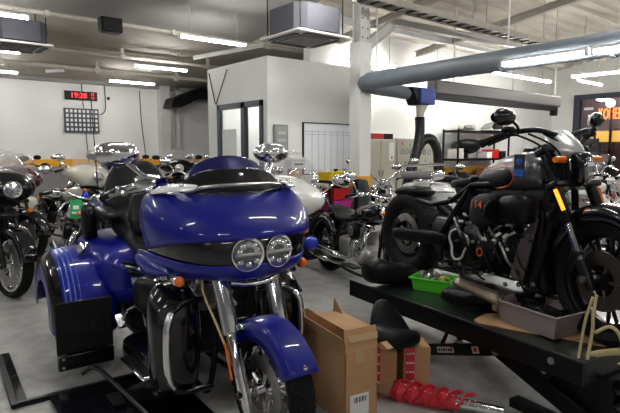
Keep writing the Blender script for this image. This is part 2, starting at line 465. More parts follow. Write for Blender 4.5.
def tl(u0, v, L, z, label, **k): return tube_light((u0, v, z), (u0+L, v, z), label, **k)
# positions by row across the hall
tl(3.61, 7.62, 1.2, 3.19, 'lit tube nearest in the left part, over the office door wall')
tl(.41, 7.92, 1.2, 3.20, 'lit tube at the top left, in front of the left air conditioner')
tl(4.13, 10.9, 1.2, 3.20, 'lit tube in the middle row, right of the speaker box')
tl(.82, 10.8, 1.2, 3.20, 'lit tube at the left edge under the air conditioner')
tl(4.46, 13.5, 1.2, 3.18, 'lit tube in the far row, right above the clock wall')
tl(1.27, 13.6, 1.2, 3.20, 'lit tube in the far row, left of the red clock')
tl(3.30, 4.6, 1.2, 3.25, 'brightest lit tube at the top, left of the column head')
tl(6.75, 7.15, 1.25, 3.1, 'lit tube seen behind the boxed column')
tl(9.4, 5.9, 2.4, 2.98, 'long lit tube under the grey duct, ahead of the far corner')
tl(11.6, 5.2, 1.2, 2.93, 'lowest lit tube in front of the shopfront window')
tl(9.0, 7.0, .9, 3.05, 'small far lit tube above the exhaust hose rail')
tube_light((5.0, 3.02, 2.33), (5.0, 2.17, 2.33), 'lit tube on the near side of the grey duct, left one', rods=False, grp='tubes fixed along the grey duct')
tube_light((5.0, 2.13, 2.33), (5.0, 1.28, 2.33), 'lit tube on the near side of the grey duct, right one', rods=False, grp='tubes fixed along the grey duct')
tube_light((11.3, 5.2, 2.98), (11.3, 3.6, 2.98), 'lit tube running towards the right edge beside the window', rods=True)
# unseen rows overhead and behind the viewer, some tubes added to brighten the office wall
for u, v in ((-4.5, 7.7), (-4, 10.9), (-1.5, 4.4), (.8, 4.0), (4.7, 1.6), (6.4, .2), (-5, 4.4), (2.2, 1.3), (-1.4, 1.3), (-5, 1.3), (3.5, -2), (-0.5, -2), (-4, -2), (8, 2), (11, 2), (9, -2), (12.5, 0)):
    tl(u, v, 1.2, 3.25, 'lit tube of the overhead rows and the added fill, outside the picture', grp='lit tubes outside the picture')
tl(4.4, 6.6, .9, 2.55, 'lit tube inside the glazed office', rods=False)

# ------------------------------------------------------------------ duct, hose rail
t = tag(MB().cyl((5.16, 5.08, 2.38), (5.16, .2, 2.42), .112, n=24).build('ventilation_duct', M_duct), 'long grey round duct crossing the hall beside the column', 'duct')
b = MB().tube(catmull([(5.16, 5.02, 2.38), (5.15, 5.14, 2.37), (5.22, 5.22, 2.35), (5.36, 5.20, 2.32), (5.7, 5.16, 2.30), (6.0, 5.13, 2.28)], 5), .095, n=20)
b.build('elbow', M_duct, t)
for v in (4.2, 3.1, 2.0, .9): MB().lathe([(.102, -.015), (.108, -.015), (.108, .015), (.102, .015)], (5.16, v, 2.38), n=24).build('joint_band', M_duct, t)
for v in (4.95, 3.05, 1.4): MB().cyl((5.16, v, 2.4), (5.16, v, cz(v)), .009, n=6).each('hanger_rod', M_steelp, t)
# exhaust extraction rail
b = MB().lohi((7.0, 5.38, 2.36), (11.3, 5.58, 2.59))
t = tag(b.build('extraction_rail', mat('rail_taupe', (.15, .135, .13), .45), bevel=.03), 'long taupe exhaust extraction rail with black underside', 'rail')
MB().lohi((7.0, 5.39, 2.28), (11.15, 5.57, 2.36)).build('rubber_seal', M_dark, t, smooth=False)
MB().lohi((11.1, 5.42, 2.18), (11.25, 5.54, 2.36)).build('end_stop', M_bmat, t, bevel=.02)
for u in (7.6, 9.5, 11.2): MB().cyl((u, 5.48, 2.5), (u, 5.48, 4.0), .01, n=6).each('hanger_rod', M_pipe, t)
t = thing('hose_trolley', 'blue and black hose trolley with white funnel hanging above the cabinets', 'hose trolley', (6.22, 5.1, 2.24))
MB().prism([(-.28, .12), (.14, .12), (.14, -.13), (-.12, -.13)], 'xz', -.11, .10).build('bracket', M_dark, t, bevel=.01)
MB().box((.06, -.06, 0), (.34, .16, .24)).build('blue_housing', M_bluebox, t, bevel=.015)
MB().stack([(-.13, .03, -.05, .10, .08, 2.5), (-.22, .0, -.05, .07, .06, 2.2), (-.30, -.02, -.05, .055, .05, 2)]).build('funnel', M_cream, t)
def hose(pts, r, label):
    p = catmull(pts, 14); rs = [r*(1.0 + .09*(1 if (i % 2) else -1)) for i in range(len(p))]
    return tag(MB().tube(p, r, 14, rs=rs).build('extraction_hose', M_hose, ang=80), label, 'hose', 'black extraction hoses')
hose([(6.20, 5.05, 1.94), (6.22, 5.06, 1.7), (6.16, 5.07, 1.4), (6.05, 5.1, 1.1), (6.02, 5.12, .9), (6.0, 5.15, .5)], .072, 'black corrugated hose dropping straight from the white funnel')
hose([(6.10, 5.3, .6), (6.32, 5.3, 1.1), (6.45, 5.3, 1.42), (6.60, 5.3, 1.60), (6.80, 5.3, 1.62), (6.95, 5.3, 1.48), (7.0, 5.3, 1.2), (6.98, 5.3, .6)], .075, 'black corrugated hose bent over in an arch')
b = MB().lathe([(.078, -.02), (.088, -.02), (.088, .02), (.078, .02)], (6.455, 5.3, 1.43), axis=(0.45, 0, 1), n=20)
tag(b.build('hose_clamp', M_steel), 'bright clamp ring on the arched black hose', 'clamp')

# ------------------------------------------------------------------ ceiling equipment
def cassette(c, label, rz=0):
    t = thing('air_conditioner', label, 'air conditioner', c, rz, 'ceiling cassette air conditioners')
    def oc(h, k, z): return [(h, h-k, z), (h-k, h, z), (-h+k, h, z), (-h, h-k, z), (-h, -h+k, z), (-h+k, -h, z), (h-k, -h, z), (h, -h+k, z)]
    MB().loft([oc(.37, .12, .04), oc(.37, .12, .34)]).build('body', mat('ac_body', (.055, .055, .07), .6), t, smooth=False)
    MB().loft([oc(.41, .02, -.02), oc(.42, .02, -.01), oc(.42, .02, .012)]).build('panel', M_steelp, t, smooth=False)
    for k in range(4):
        a = k*PI/2
        MB().box((.335*math.cos(a), .335*math.sin(a), -.024), (.08 if k % 2 == 0 else .54, .54 if k % 2 == 0 else .08, .012)).each('air_slot', M_dark, t, smooth=False)
    g = MB().box((0, 0, -.026), (.48, .48, .01)).build('grille', mat('ac_grille', (.16, .15, .15), .6), t, smooth=False)
    for s in ((-.34, -.34), (.34, -.34), (.34, .34), (-.34, .34)): MB().cyl((s[0], s[1], .02), (s[0], s[1], 1.0), .008, n=6).each('hanger_rod', M_dark, t)
cassette((4.25, 5.34, 2.86), 'ceiling air conditioner hanging left of the column head')
cassette((1.68, 9.19, 3.03), 'ceiling air conditioner at the top left corner')
t = thing('ceiling_speaker', 'small black box speaker fixed to the sloping ceiling', 'speaker', (2.80, 8.3, 3.34))
MB().box((0, 0, 0), (.32, .2, .22)).build('cabinet', M_bmat, t, bevel=.015)
MB().box((0, -.105, 0), (.27, .01, .17)).build('grille', M_dark, t, smooth=False)
t = thing('air_duct', 'bent black flat duct above the far grey partition', 'duct', (0, 0, 0))
MB().prism([(6.6, 2.70), (6.95, 2.72), (7.5, 2.98), (9.0, 2.95), (9.0, 3.33), (7.6, 3.33), (6.7, 2.98)], 'xz', 14.6, 15.2).build('duct_body', M_dark, t, smooth=False)
# red clock
t = thing('wall_clock', 'black digital wall clock with red digits', 'clock', (4.33, 15.44, 2.95))
MB().box((0, 0, 0), (.86, .07, .24)).build('case', M_bmat, t, bevel=.01)
text('19:28', .2, (-.07, -.037, 0), (PI/2, 0, 0), M_led, t, 'digits')
text('22', .09, (.3, -.037, .05), (PI/2, 0, 0), M_led, t, 'small_digits'); text('12', .09, (.3, -.037, -.05), (PI/2, 0, 0), M_led, t, 'small_digits')
t = thing('speaker_panel', 'black panel with rows of white squares under the red clock', 'wall panel', (4.32, 15.44, 2.27))
MB().box((0, 0, 0), (.91, .06, .66)).build('board', mat('board_navy', (.03, .032, .05), .4), t, smooth=False)
b = MB()
for i in range(8):
    for j in range(5): b.box((-.385+i*.11, -.033, .25-j*.125), (.06, .01, .075))
b.each('white_square', M_paper, t, smooth=False)
for k, (pts, lab) in enumerate((([(4.36, 15.45, 3.3), (4.37, 15.45, 2.8), (4.40, 15.45, 2.6)], 'thin cable coming down behind the red clock'),
    ([(4.42, 15.45, 1.93), (4.44, 15.45, 1.5), (4.46, 15.45, 1.1)], 'thin cable hanging below the panel of white squares'),
    ([(4.98, 15.45, 3.3), (4.98, 15.45, 2.6), (4.8, 15.45, 2.45)], 'thin cable looping right of the red clock'),
    ([(6.0, 15.45, 3.2), (6.02, 15.45, 2.4), (6.12, 15.45, 1.3)], 'thin dark cable hanging near the pilaster'))):
    tag(MB().tube(catmull(pts, 6), .012, 6).build('wall_cable', M_dark), lab, 'cable', 'cables on the clock wall')
tag(MB().box((5.08, 15.46, 2.92), (.07, .06, .08)).build('socket_box', M_dark, bevel=.01), 'small black socket beside the red clock', 'socket')
tag(MB().tube([(3.93, 7.3, 2.62), (3.93, 7.12, 2.15)], .01, 6).build('wall_cable', M_dark), 'thin cable slanting to the office door frame', 'cable', 'cables on the office')
tag(MB().tube([(3.93, 6.75, 2.62), (3.93, 7.10, 2.13)], .008, 6).build('wall_cable', M_dark), 'second thin cable slanting to the door frame, the lower end at its left corner', 'cable', 'cables on the office')

# ------------------------------------------------------------------ things on the office wall
t = thing('whiteboard', 'ruled whiteboard with black frame on the office wall', 'whiteboard', (5.06, 5.755, 1.47))
MB().box((0, 0, 0), (1.02, .02, .72)).build('board', board_mat(), t, smooth=False)
b = MB()
for x, z, w, h in ((0, .36, 1.04, .014), (0, -.36, 1.04, .014), (-.515, 0, .014, .73), (.515, 0, .014, .73)): b.box((x, -.005, z), (w, .03, h))
b.build('frame', M_dark, t, smooth=False)
b = MB()
for k in range(7): b.box((-.36+k*.12, -.0115, -.04), (.004, .002, .60))
for z in (.24, .20, -.31): b.box((0, -.0115, z), (1.0, .002, .004))
b.build('ruled_lines', mat('line_grey', (.16, .18, .22), .6), t, smooth=False)
t = thing('key_cabinet', 'narrow grey key cabinet with glass door by the office corner', 'cabinet', (4.15, 5.74, 1.58))
MB().box((0, 0, 0), (.22, .05, .42)).build('case', mat('key_grey', (.22, .22, .21), .4), t, bevel=.006)
MB().box((0, -.027, 0), (.17, .004, .37)).build('glass_door', mat('key_glass', (.32, .33, .32), .15), t, smooth=False)
b = MB()
for z in (.1, 0, -.1): b.box((0, -.031, z), (.13, .004, .04))
b.build('key_row', M_alu, t, smooth=False)
t = thing('wall_telephone', 'white document holder fixed right of the key cabinet', 'document holder', (4.38, 5.745, 1.27))
MB().box((0, 0, 0), (.14, .04, .08)).build('case', M_steelp, t, bevel=.006)
tag(t, 'small white double socket fixed right of the key cabinet', 'socket'); t.name = 'wall_socket'
for s in (-.035, .035): MB().box((s, -.022, 0), (.04, .004, .04)).build('socket_plate', M_paper, t, smooth=False)
# office interior board
t = thing('notice_grid', 'pinboard with a grid of small papers seen through the office door', 'pinboard', (5.68, 6.75, 1.75))
MB().box((0, 0, 0), (.02, .5, .5)).build('board', mat('pin_board', (.45, .5, .5), .6), t, smooth=False)
b = MB()
for i in range(4):
    for j in range(4): b.box((-.013, -.18+i*.12, .18-j*.12), (.005, .08, .08))
b.build('paper', mat('pin_paper', (.25, .3, .3), .6), t, smooth=False)

# ------------------------------------------------------------------ cabinets
def cabinet(u0, u1, z, nd, label, m):
    w = u1-u0
    t = thing('metal_cabinet', label, 'cabinet', ((u0+u1)/2, 7.23, 0), 0, 'cream metal cabinets')
    MB().lohi((-w/2, -.22, .05), (w/2, .22, z)).build('carcass', m, t, bevel=.006)
    MB().lohi((-w/2+.02, -.2, 0), (w/2-.02, .2, .05)).build('plinth', M_grey, t, smooth=False)
    for k in range(nd):
        a = -w/2 + k*w/nd
        d = MB().lohi((a+.006, -.24, .08), (a+w/nd-.006, -.22, z-.02)).build('door', m, t, bevel=.004)
        MB().box((a+(w/nd-.05 if k == 0 else .05), -.25, 1.0), (.02, .02, .12)).build('handle', M_chrome, d, smooth=False)
    return t
c1 = cabinet(7.0, 7.88, 1.66, 2, 'cream metal cabinet directly right of the column, with a paper notice', M_cab)
MB().box((.30, -.245, 1.42), (.15, .004, .36)).build('paper_notice', M_paper, c1, smooth=False)
MB().box((.31, -.248, 1.30), (.03, .002, .05)).build('notice_mark', M_ink, c1, smooth=False)
M_cab2 = mat('grey_cream_cabinet', (.44, .43, .37), .45)
c2 = cabinet(7.92, 9.2, 1.68, 2, 'grey cream metal cabinet with drawn symbols, behind the hanging hoses', M_cab2)
mk = mat('marker_grey', (.2, .24, .28), .5)
b = MB()
for i, (x, z) in enumerate(((-.5, 1.42), (-.36, 1.42), (-.22, 1.42), (-.20, 1.2), (.2, 1.4), (.36, 1.4), (.2, 1.1), (.4, 1.15))):
    b.tube([(x+.045*math.cos(a*PI/3), -.244, z+.06*math.sin(a*PI/3)) for a in range(6)], .007, 5, closed=True)
b.build('drawn_symbol', mk, c2)
for x, z, m in ((-.5, 1.58, 'r'), (-.38, 1.56, 'y'), (-.26, 1.55, 'g'), (.0, 1.58, 'y'), (-.4, 1.2, 'r'), (.24, 1.22, 'g'), (.1, 1.02, 'g')):
    MB().box((x, -.244, z), (.03, .003, .05)).build('sticker', {'r': M_redpl, 'y': M_yplas, 'g': M_greentag}[m], c2, smooth=False)
t = thing('level_bar', 'red and black bar lying on top of the cream cabinet', 'bar', (7.37, 7.06, 1.66))
MB().lohi((-.42, -.03, 0), (.2, .03, .11)).build('red_part', M_redpl, t, bevel=.008)
MB().lohi((.2, -.032, .0), (.46, .032, .11)).build('black_part', M_dark, t, bevel=.008)

# ------------------------------------------------------------------ storage rack
t = thing('storage_rack', 'black steel two shelf rack against the far wall', 'rack', (11.0, 7.2, 0))
for x in (-1.05, 1.05):
    for y in (-.2, .2): MB().box((x, y, .96), (.035, .035, 1.92)).build('upright', M_dark, t, smooth=False)
for z in (1.90, 1.26, .70, .15): MB().box((0, 0, z-.03), (2.14, .44, .05)).build('shelf_board', M_dark, t, smooth=False)

# ------------------------------------------------------------------ street outside the window
slab('ground_street', (15.4, -8, -.12), (30, 18, -.02), mat('asphalt', (.03, .03, .035), .7))
slab('exterior_facade', (22, -8, 0), (22.4, 18, 6), mat('facade_purple_brown', (.13, .07, .08), .7, noise=.3, nscale=.8))
t = thing('shop_sign', 'glowing orange shop sign across the street', 'sign', (21.9, 8.95, 2.83))
text('KOMERSIAL', .62, (0, 0, 0), (PI/2, 0, -PI/2), M_neon, t, 'letters', ext=.03, align='LEFT', sx=.42)
t = thing('shop_window', 'lit yellow shop window under the orange sign', 'window', (21.95, 7.9, 1.98))
for k in range(4): MB().box((0, 1.0-k*.9, 0), (.04, .84, .42)).build('pane', M_neonw, t, smooth=False)
t = thing('street_lamp', 'cluster of round white lamps above the orange sign', 'lamp', (21.7, 8.4, 3.45))
MB().cyl((0, 0, -3.4), (0, 0, .3), .04).build('pole', M_dark, t)
for dy, dz in ((.22, .05), (-.12, .2), (.05, -.22)): MB().ell((0, dy, dz), (.16, .17, .17)).build('globe', M_moon, t)
pl = bpy.data.lights.new('street_lamp_light', 'POINT'); pl.energy = 80; pl.color = (1, .9, .92); pl.shadow_soft_size = .3
po = bpy.data.objects.new('street_lamp_light', pl); COL.objects.link(po); po.location = (0, 0, -.5); po.parent = t; po.location = (-.9, 0, 0.1)
tag(MB().box((19, 8.3, .9), (.1, 1.2, 1.9)).build('advert_board', mat('board_grey', (.09, .09, .11), .5), bevel=.02), 'dark upright board standing outside the window', 'board')
# ================================================================== MOTORCYCLE COMPONENTS (local: +x forward, +y left, +z up)
def make_wheel(root, x, R, w, rim_m, style='spoke', name='front_wheel', disc=True, y=0.0, n=40, tread=True, disc_sides=(-1,), spokes=9, disc_m=None, disc_r=.78):
    rr = R - w*.62                      # rim radius
    c = (x, y, R)
    hw = w/2
    rim = MB().lathe([(rr+.012, -hw*.62), (rr-.012, -hw*.62), (rr-.03, -hw*.35), (rr-.035, 0), (rr-.03, hw*.35), (rr-.012, hw*.62), (rr+.012, hw*.62)], c, n=n)
    rim.cyl((x, y-hw*.8, R), (x, y+hw*.8, R), .05, n=16)
    if style == 'spoke':
        for k in range(18):
            a = 2*PI*k/18
            for s in (-1, 1):
                b = a + s*.22
                rim.tube([(x+.045*math.cos(a), y+s*hw*.5, R+.045*math.sin(a)), (x+(rr-.025)*math.cos(b), y+s*hw*.1, R+(rr-.025)*math.sin(b))], .0035, 5)
    elif style == 'blade':
        for k in range(spokes):
            a = 2*PI*k/spokes
            for s in (-1, 1):
                b = a + s*.13
                rim.tube([(x+.04*math.cos(a), y, R+.04*math.sin(a)), (x+rr*.55*math.cos(b*.5+a*.5), y, R+rr*.55*math.sin(b*.5+a*.5)), (x+(rr-.02)*math.cos(b), y, R+(rr-.02)*math.sin(b))], .011, 6, rs=[.014, .010, .011])
    else:                               # solid dished disc with slots
        rim.lathe([(.05, -hw*.45), (rr*.45, -hw*.30), (rr-.03, -hw*.5)], c, n=n).lathe([(.05, hw*.45), (rr*.45, hw*.30), (rr-.03, hw*.5)], c, n=n)
    o = rim.build(name, rim_m, root)
    prof = [(rr+.006, -hw*.66), (rr+.03, -hw*.88), (rr+(R-rr)*.55, -hw), (R-w*.14, -hw*.9), (R-w*.035, -hw*.55), (R, 0), (R-w*.035, hw*.55), (R-w*.14, hw*.9), (rr+(R-rr)*.55, hw), (rr+.03, hw*.88), (rr+.006, hw*.66)]
    t = MB().lathe(prof, c, n=n+8)
    if tread:
        for k in range(28):
            a = 2*PI*k/28
            for s in (-1, 1):
                pts = []
                for q in range(4):
                    f = q/3; yy = s*hw*(.12+.72*f); rad = R - w*.14*(.12+.72*f)**2*1.05 + .0005
                    aa = a + .16*f + (0 if s < 0 else .11)
                    pts.append((x+rad*math.cos(aa), y+yy, R+rad*math.sin(aa)))
                t.tube(pts, .0055, 4)
        t2 = None
    t.build('tire', M_tyre, o)
    if disc:
        for s in disc_sides:
            d = MB().lathe([(rr*(disc_r-.30), s*(hw*.72)), (rr*disc_r, s*(hw*.72)), (rr*disc_r, s*(hw*.72+.006)), (rr*(disc_r-.30), s*(hw*.72+.006))], c, n=n, closed=True)
            for k in range(5):
                a = 2*PI*k/5
                d.tube([(x+.04*math.cos(a), y+s*hw*.7, R+.04*math.sin(a)), (x+rr*.45*math.cos(a), y+s*hw*.74, R+rr*.45*math.sin(a))], .009, 5)
            d.build('brake_disc', disc_m or M_steel, o)
            MB().box((x-rr*.6, y+s*(hw*.78), R+rr*.25), (.07, .05, .12), (0, .5, 0)).build('brake_caliper', M_bsatin, o, bevel=.012)
    return o

def make_fender(root, x, z, R, a0, a1, hw, drop, m, name='front_fender', y=0.0, n=20, th=.006, flare=0.0, tipw=1.0):
    rows = []
    cs = [(-1, -1.0), (-1.0, -.55), (-.95, -.22), (-.78, -.06), (-.42, -.01), (0, 0), (.42, -.01), (.78, -.06), (.95, -.22), (1.0, -.55), (1, -1.0)]
    for i in range(n+1):
        f = i/n; a = math.radians(a0+(a1-a0)*f)
        e = min(1, min(f, 1-f)*8+.35); wv = hw*(tipw + (1-tipw)*min(1, min(f, 1-f)*6))
        r_ = R + flare*max(0, f-.75)*4
        rows.append([(x+(r_+dr*drop*(.55+.45*e))*math.cos(a), y+yy*wv, z+(r_+dr*drop*(.55+.45*e))*math.sin(a)) for yy, dr in cs])
    return MB().grid(rows).build(name, m, root, solid=th)

def make_fork(root, xa, za, xt, zt, hw, m_low, m_up, r=.024, split=.5, name='fork_leg'):
    for s in (-1, 1):
        A = Vector((xa, s*hw, za)); B = Vector((xt, s*hw, zt)); C_ = A.lerp(B, split)
        o = MB().cyl(A-(B-A).normalized()*.04, C_, r*1.18, n=18).cyl(C_, A.lerp(B, split+.03), r*1.3, n=18).build(name, m_low, root)
        MB().cyl(A.lerp(B, split+.02), B, r*.95, n=18).build('upper_tube', m_up, o)
    A = Vector((xa, 0, za)); B = Vector((xt, 0, zt))
    for f in (.78, .98):
        p = A.lerp(B, f); MB().box(p, (.07, hw*2+.07, .045), (0, math.atan2(xt-xa, zt-za), 0)).build('fork_yoke', m_up, root, bevel=.01)
    MB().cyl((xa, -hw-.03, za), (xa, hw+.03, za), .014, n=12).build('axle', M_steel, root)

def make_bars(root, pts_half, m, grip=.12, r=.0135, lever=True, name='handlebar'):
    # pts_half on the left side, from centre to bar end
    L = [Vector(p) for p in pts_half]
    full = [Vector((p.x, -p.y, p.z)) for p in reversed(L[1:])] + L if L[0].y < .001 else [Vector((p.x, -p.y, p.z)) for p in reversed(L)] + L
    o = MB().tube(catmull(full, 5), r, 10).build(name, m, root)
    for s in (1, -1):
        e = Vector(L[-1]); q = Vector(L[-2]); e.y *= s; q.y *= s; d = (e-q).normalized()
        g = MB().cyl(e-d*grip, e+d*.01, r*1.45, n=14); g.cyl(e+d*.0, e+d*.015, r*1.7, n=14)
        g.build('grip', M_bsatin, o)
        MB().box(e-d*(grip+.04), (.05, .06, .045)).build('switch_housing', m if m != M_bsatin else M_bsatin, o, bevel=.01)
        if lever: MB().tube([e-d*(grip+.03)+Vector((.05, 0, 0)), e-d*.06+Vector((.07, 0, -.005)), e+d*.01+Vector((.06, 0, -.01))], .006, 6, rs=[.009, .006, .007]).build('lever', m, o)
    return o

def make_mirror(root, base, head, m_stem, m_head, size=(.02, .085, .05), tilt=0.0, name='mirror'):
    b, h = Vector(base), Vector(head)
    o = MB().tube(catmull([b, b.lerp(h, .5)+Vector((.02, 0, .015)), h], 5), .007, 8).build(name, m_stem, root)
    MB().ell(h, size, (tilt, 0, 0), 20, 12).build('mirror_shell', m_head, o)
    MB().ell(h+Vector((-size[0]*.7, 0, 0)), (size[0]*.4, size[1]*.9, size[2]*.88), (tilt, 0, 0), 20, 8).build('mirror_glass', M_chrome, o)
    return o

def make_engine(root, x, z, s=1.0, block=M_bsatin, fin=M_bsatin, cover=M_chrome, air=M_bsatin, detail=True, air_style='round', pipes=M_chrome, pipe_to=-1.1, tag_txt=None):
    ec = MB().body([(x-.20*s, 0, z, .10*s, .09*s, 4), (x-.17*s, 0, z, .13*s, .12*s, 4), (x+.13*s, 0, z-.02*s, .13*s, .12*s, 3.4), (x+.19*s, 0, z-.03*s, .09*s, .08*s, 3)], 20).build('crankcase', block, root)
    MB().body([(x-.50*s, 0, z+.01, .10*s, .09*s, 4), (x-.46*s, 0, z+.02, .12*s, .12*s, 4), (x-.22*s, 0, z+.02, .12*s, .12*s, 4)], 20).build('gearbox', block, root)
    for k, a in enumerate((-.39, .39)):
        d = Vector((math.sin(a), 0, math.cos(a))); b0 = Vector((x+math.sin(a)*.10*s, 0, z+.09*s))
        c = MB().cyl(b0, b0+d*.24*s, .052*s, n=20)
        nf = 10 if detail else 6
        for i in range(nf):
            p = b0+d*(.02+.19*i/(nf-1))*s; c.cyl(p-d*.004*s, p+d*.004*s, (.078 if i < nf-1 else .085)*s, n=20)
        cy = c.build('cylinder', fin, root, ang=50)
        h = b0+d*.235*s
        MB().body([(h.x-.085*s, 0, h.z, .05*s, .03*s, 3), (h.x-.06*s, 0, h.z, .075*s, .05*s, 3), (h.x+.06*s, 0, h.z, .075*s, .05*s, 3), (h.x+.085*s, 0, h.z, .05*s, .03*s, 3)], 18).build('rocker_cover', cover, cy)
        pr = MB()
        for q in (-.018, .018): pr.cyl((x+math.sin(a)*.05*s+q*s, -.12*s, z+.06*s), (h.x+q*s*1.6, -.085*s, h.z-.03*s), .011*s, n=10)
        pr.each('pushrod_tube', cover, cy)
    cc = MB().lathe([(0, -.165*s), (.05*s, -.165*s), (.072*s, -.155*s), (.08*s, -.12*s)], (x+.03*s, 0, z+.0*s), n=28).build('cam_cover', cover, root)
    for k in range(5 if detail else 0):
        a = 2*PI*k/5; MB().ell((x+.03*s+.062*s*math.cos(a), -.16*s, z+.062*s*math.sin(a)), (.007, .005, .007), n=8, m=6).build('bolt', M_steel, cc)
    MB().lathe([(0, .17*s), (.11*s, .165*s), (.13*s, .15*s), (.135*s, .10*s)], (x-.26*s, 0, z+.01*s), n=28).build('primary_cover', cover, root)
    if air_style == 'round':
        a = MB().lathe([(0, -.215*s), (.075*s, -.212*s), (.10*s, -.195*s), (.105*s, -.15*s), (.06*s, -.13*s)], (x-.0*s, 0, z+.26*s), n=28).build('air_cleaner', air, root)
        MB().lathe([(0, -.218*s), (.05*s, -.217*s), (.055*s, -.212*s)], (x-.0*s, 0, z+.26*s), n=24).build('air_cleaner_badge', M_steel, a)
    if pipes:
        for k, (px, dz) in enumerate(((x+.16*s, .03), (x-.12*s, -.06))):
            pts = [(px, -.05*s, z+.28*s), (px+.05*s, -.13*s, z+.24*s), (px+.06*s, -.17*s, z+.10*s), (px-.02*s, -.18*s, z-.05*s+dz), (px-.25*s, -.20*s, z-.10*s+dz), (px-.45*s, -.21*s, z-.10*s+dz)]
            e = MB().tube(catmull(pts, 6), .021*s, 12).build('exhaust_pipe', pipes, root)
            xs = px-.45*s
            MB().cyl((xs+.02, -.212*s, z-.10*s+dz), (xs-.06, -.215*s, z-.098*s+dz), .022*s, .042*s, n=20).cyl((xs-.06, -.215*s, z-.098*s+dz), (pipe_to, -.225*s, z-.07*s+dz), .042*s, n=20).cyl((pipe_to, -.225*s, z-.07*s+dz), (pipe_to-.01, -.225*s, z-.07*s+dz), .034*s, n=20).build('muffler', pipes, e)
    return ec

def make_frame(root, m, xh, zh, xe, xr, zr, w=.12):
    for s in (-1, 1):
        MB().tube(catmull([(xh, s*.03, zh), (xh+.03, s*w*.8, zh-.3), (xh-.03, s*w, .18), (xh-.25, s*w, .14), (xe-.35, s*w, .15), (xe-.48, s*w, .28), (xe-.42, s*w*.7, .62), (xh-.3, s*.04, zh-.02), (xh, s*.03, zh)], 5), .017, 10).build('frame_rail', m, root)
        MB().tube([(xe-.45, s*.14, .36), (xr+.1, s*.15, zr+.02), (xr, s*.15, zr)], .022, 10).build('swingarm', m, root)
    MB().cyl((xh-.02, 0, zh-.1), (xh+.03-.09, 0, zh+.08), .034, n=16).build('headstock', m, root)

def make_tank(root, x0, x1, z0, z1, hw, m, hgt=.11, name='fuel_tank'):
    L = x1-x0
    S = [(0, .25, .35), (.06, .5, .6), (.2, .72, .82), (.45, .92, .98), (.72, 1, 1), (.9, .86, .88), (.98, .6, .6), (1, .35, .35)]
    secs = [(x0+L*f, 0, z0+(z1-z0)*f, hw*a, hgt*b, 2.6) for f, a, b in S]
    o = MB().body(secs, 24).build(name, m, root, sub=1)
    MB().lathe([(0, .016), (.03, .016), (.035, .0), (.035, -.02)], (x0+L*.62, -.03, z0+(z1-z0)*.62+hgt), axis='z', n=18).build('filler_cap', M_chrome, o)
    return o

def make_seat(root, secs, m=M_leather, name='seat'):
    return MB().body(secs, 20).build(name, m, root, sub=1)

def headlamp(root, x, y, z, r, m=M_chrome, name='headlight', depth=.12):
    o = MB().lathe([(0, -depth), (r*.6, -depth*.9), (r*.95, -depth*.45), (r*1.05, 0), (r*1.05, .012), (r*.93, .012), (r*.9, 0)], (x, y, z), axis='x', n=28).build(name, m, root)
    MB().lathe([(0, .014), (r*.55, .010), (r*.92, .002)], (x, y, z), axis='x', n=24).build('lens', M_lens, o)
    return o

def indicator(root, p, m=M_amber, r=.025, shell=M_chrome, stalk=None):
    x, y, z = p
    o = MB().ell((x-.012, y, z), (.03, r*1.02, r*1.02), n=14, m=8)
    if stalk: o.cyl((x-.012, y, z), stalk, .008, n=8)
    o = o.build('turn_signal', shell, root)
    MB().ell((x+.008, y, z), (.022, r*.92, r*.92), n=14, m=8).build('lens', m, o)
    return o

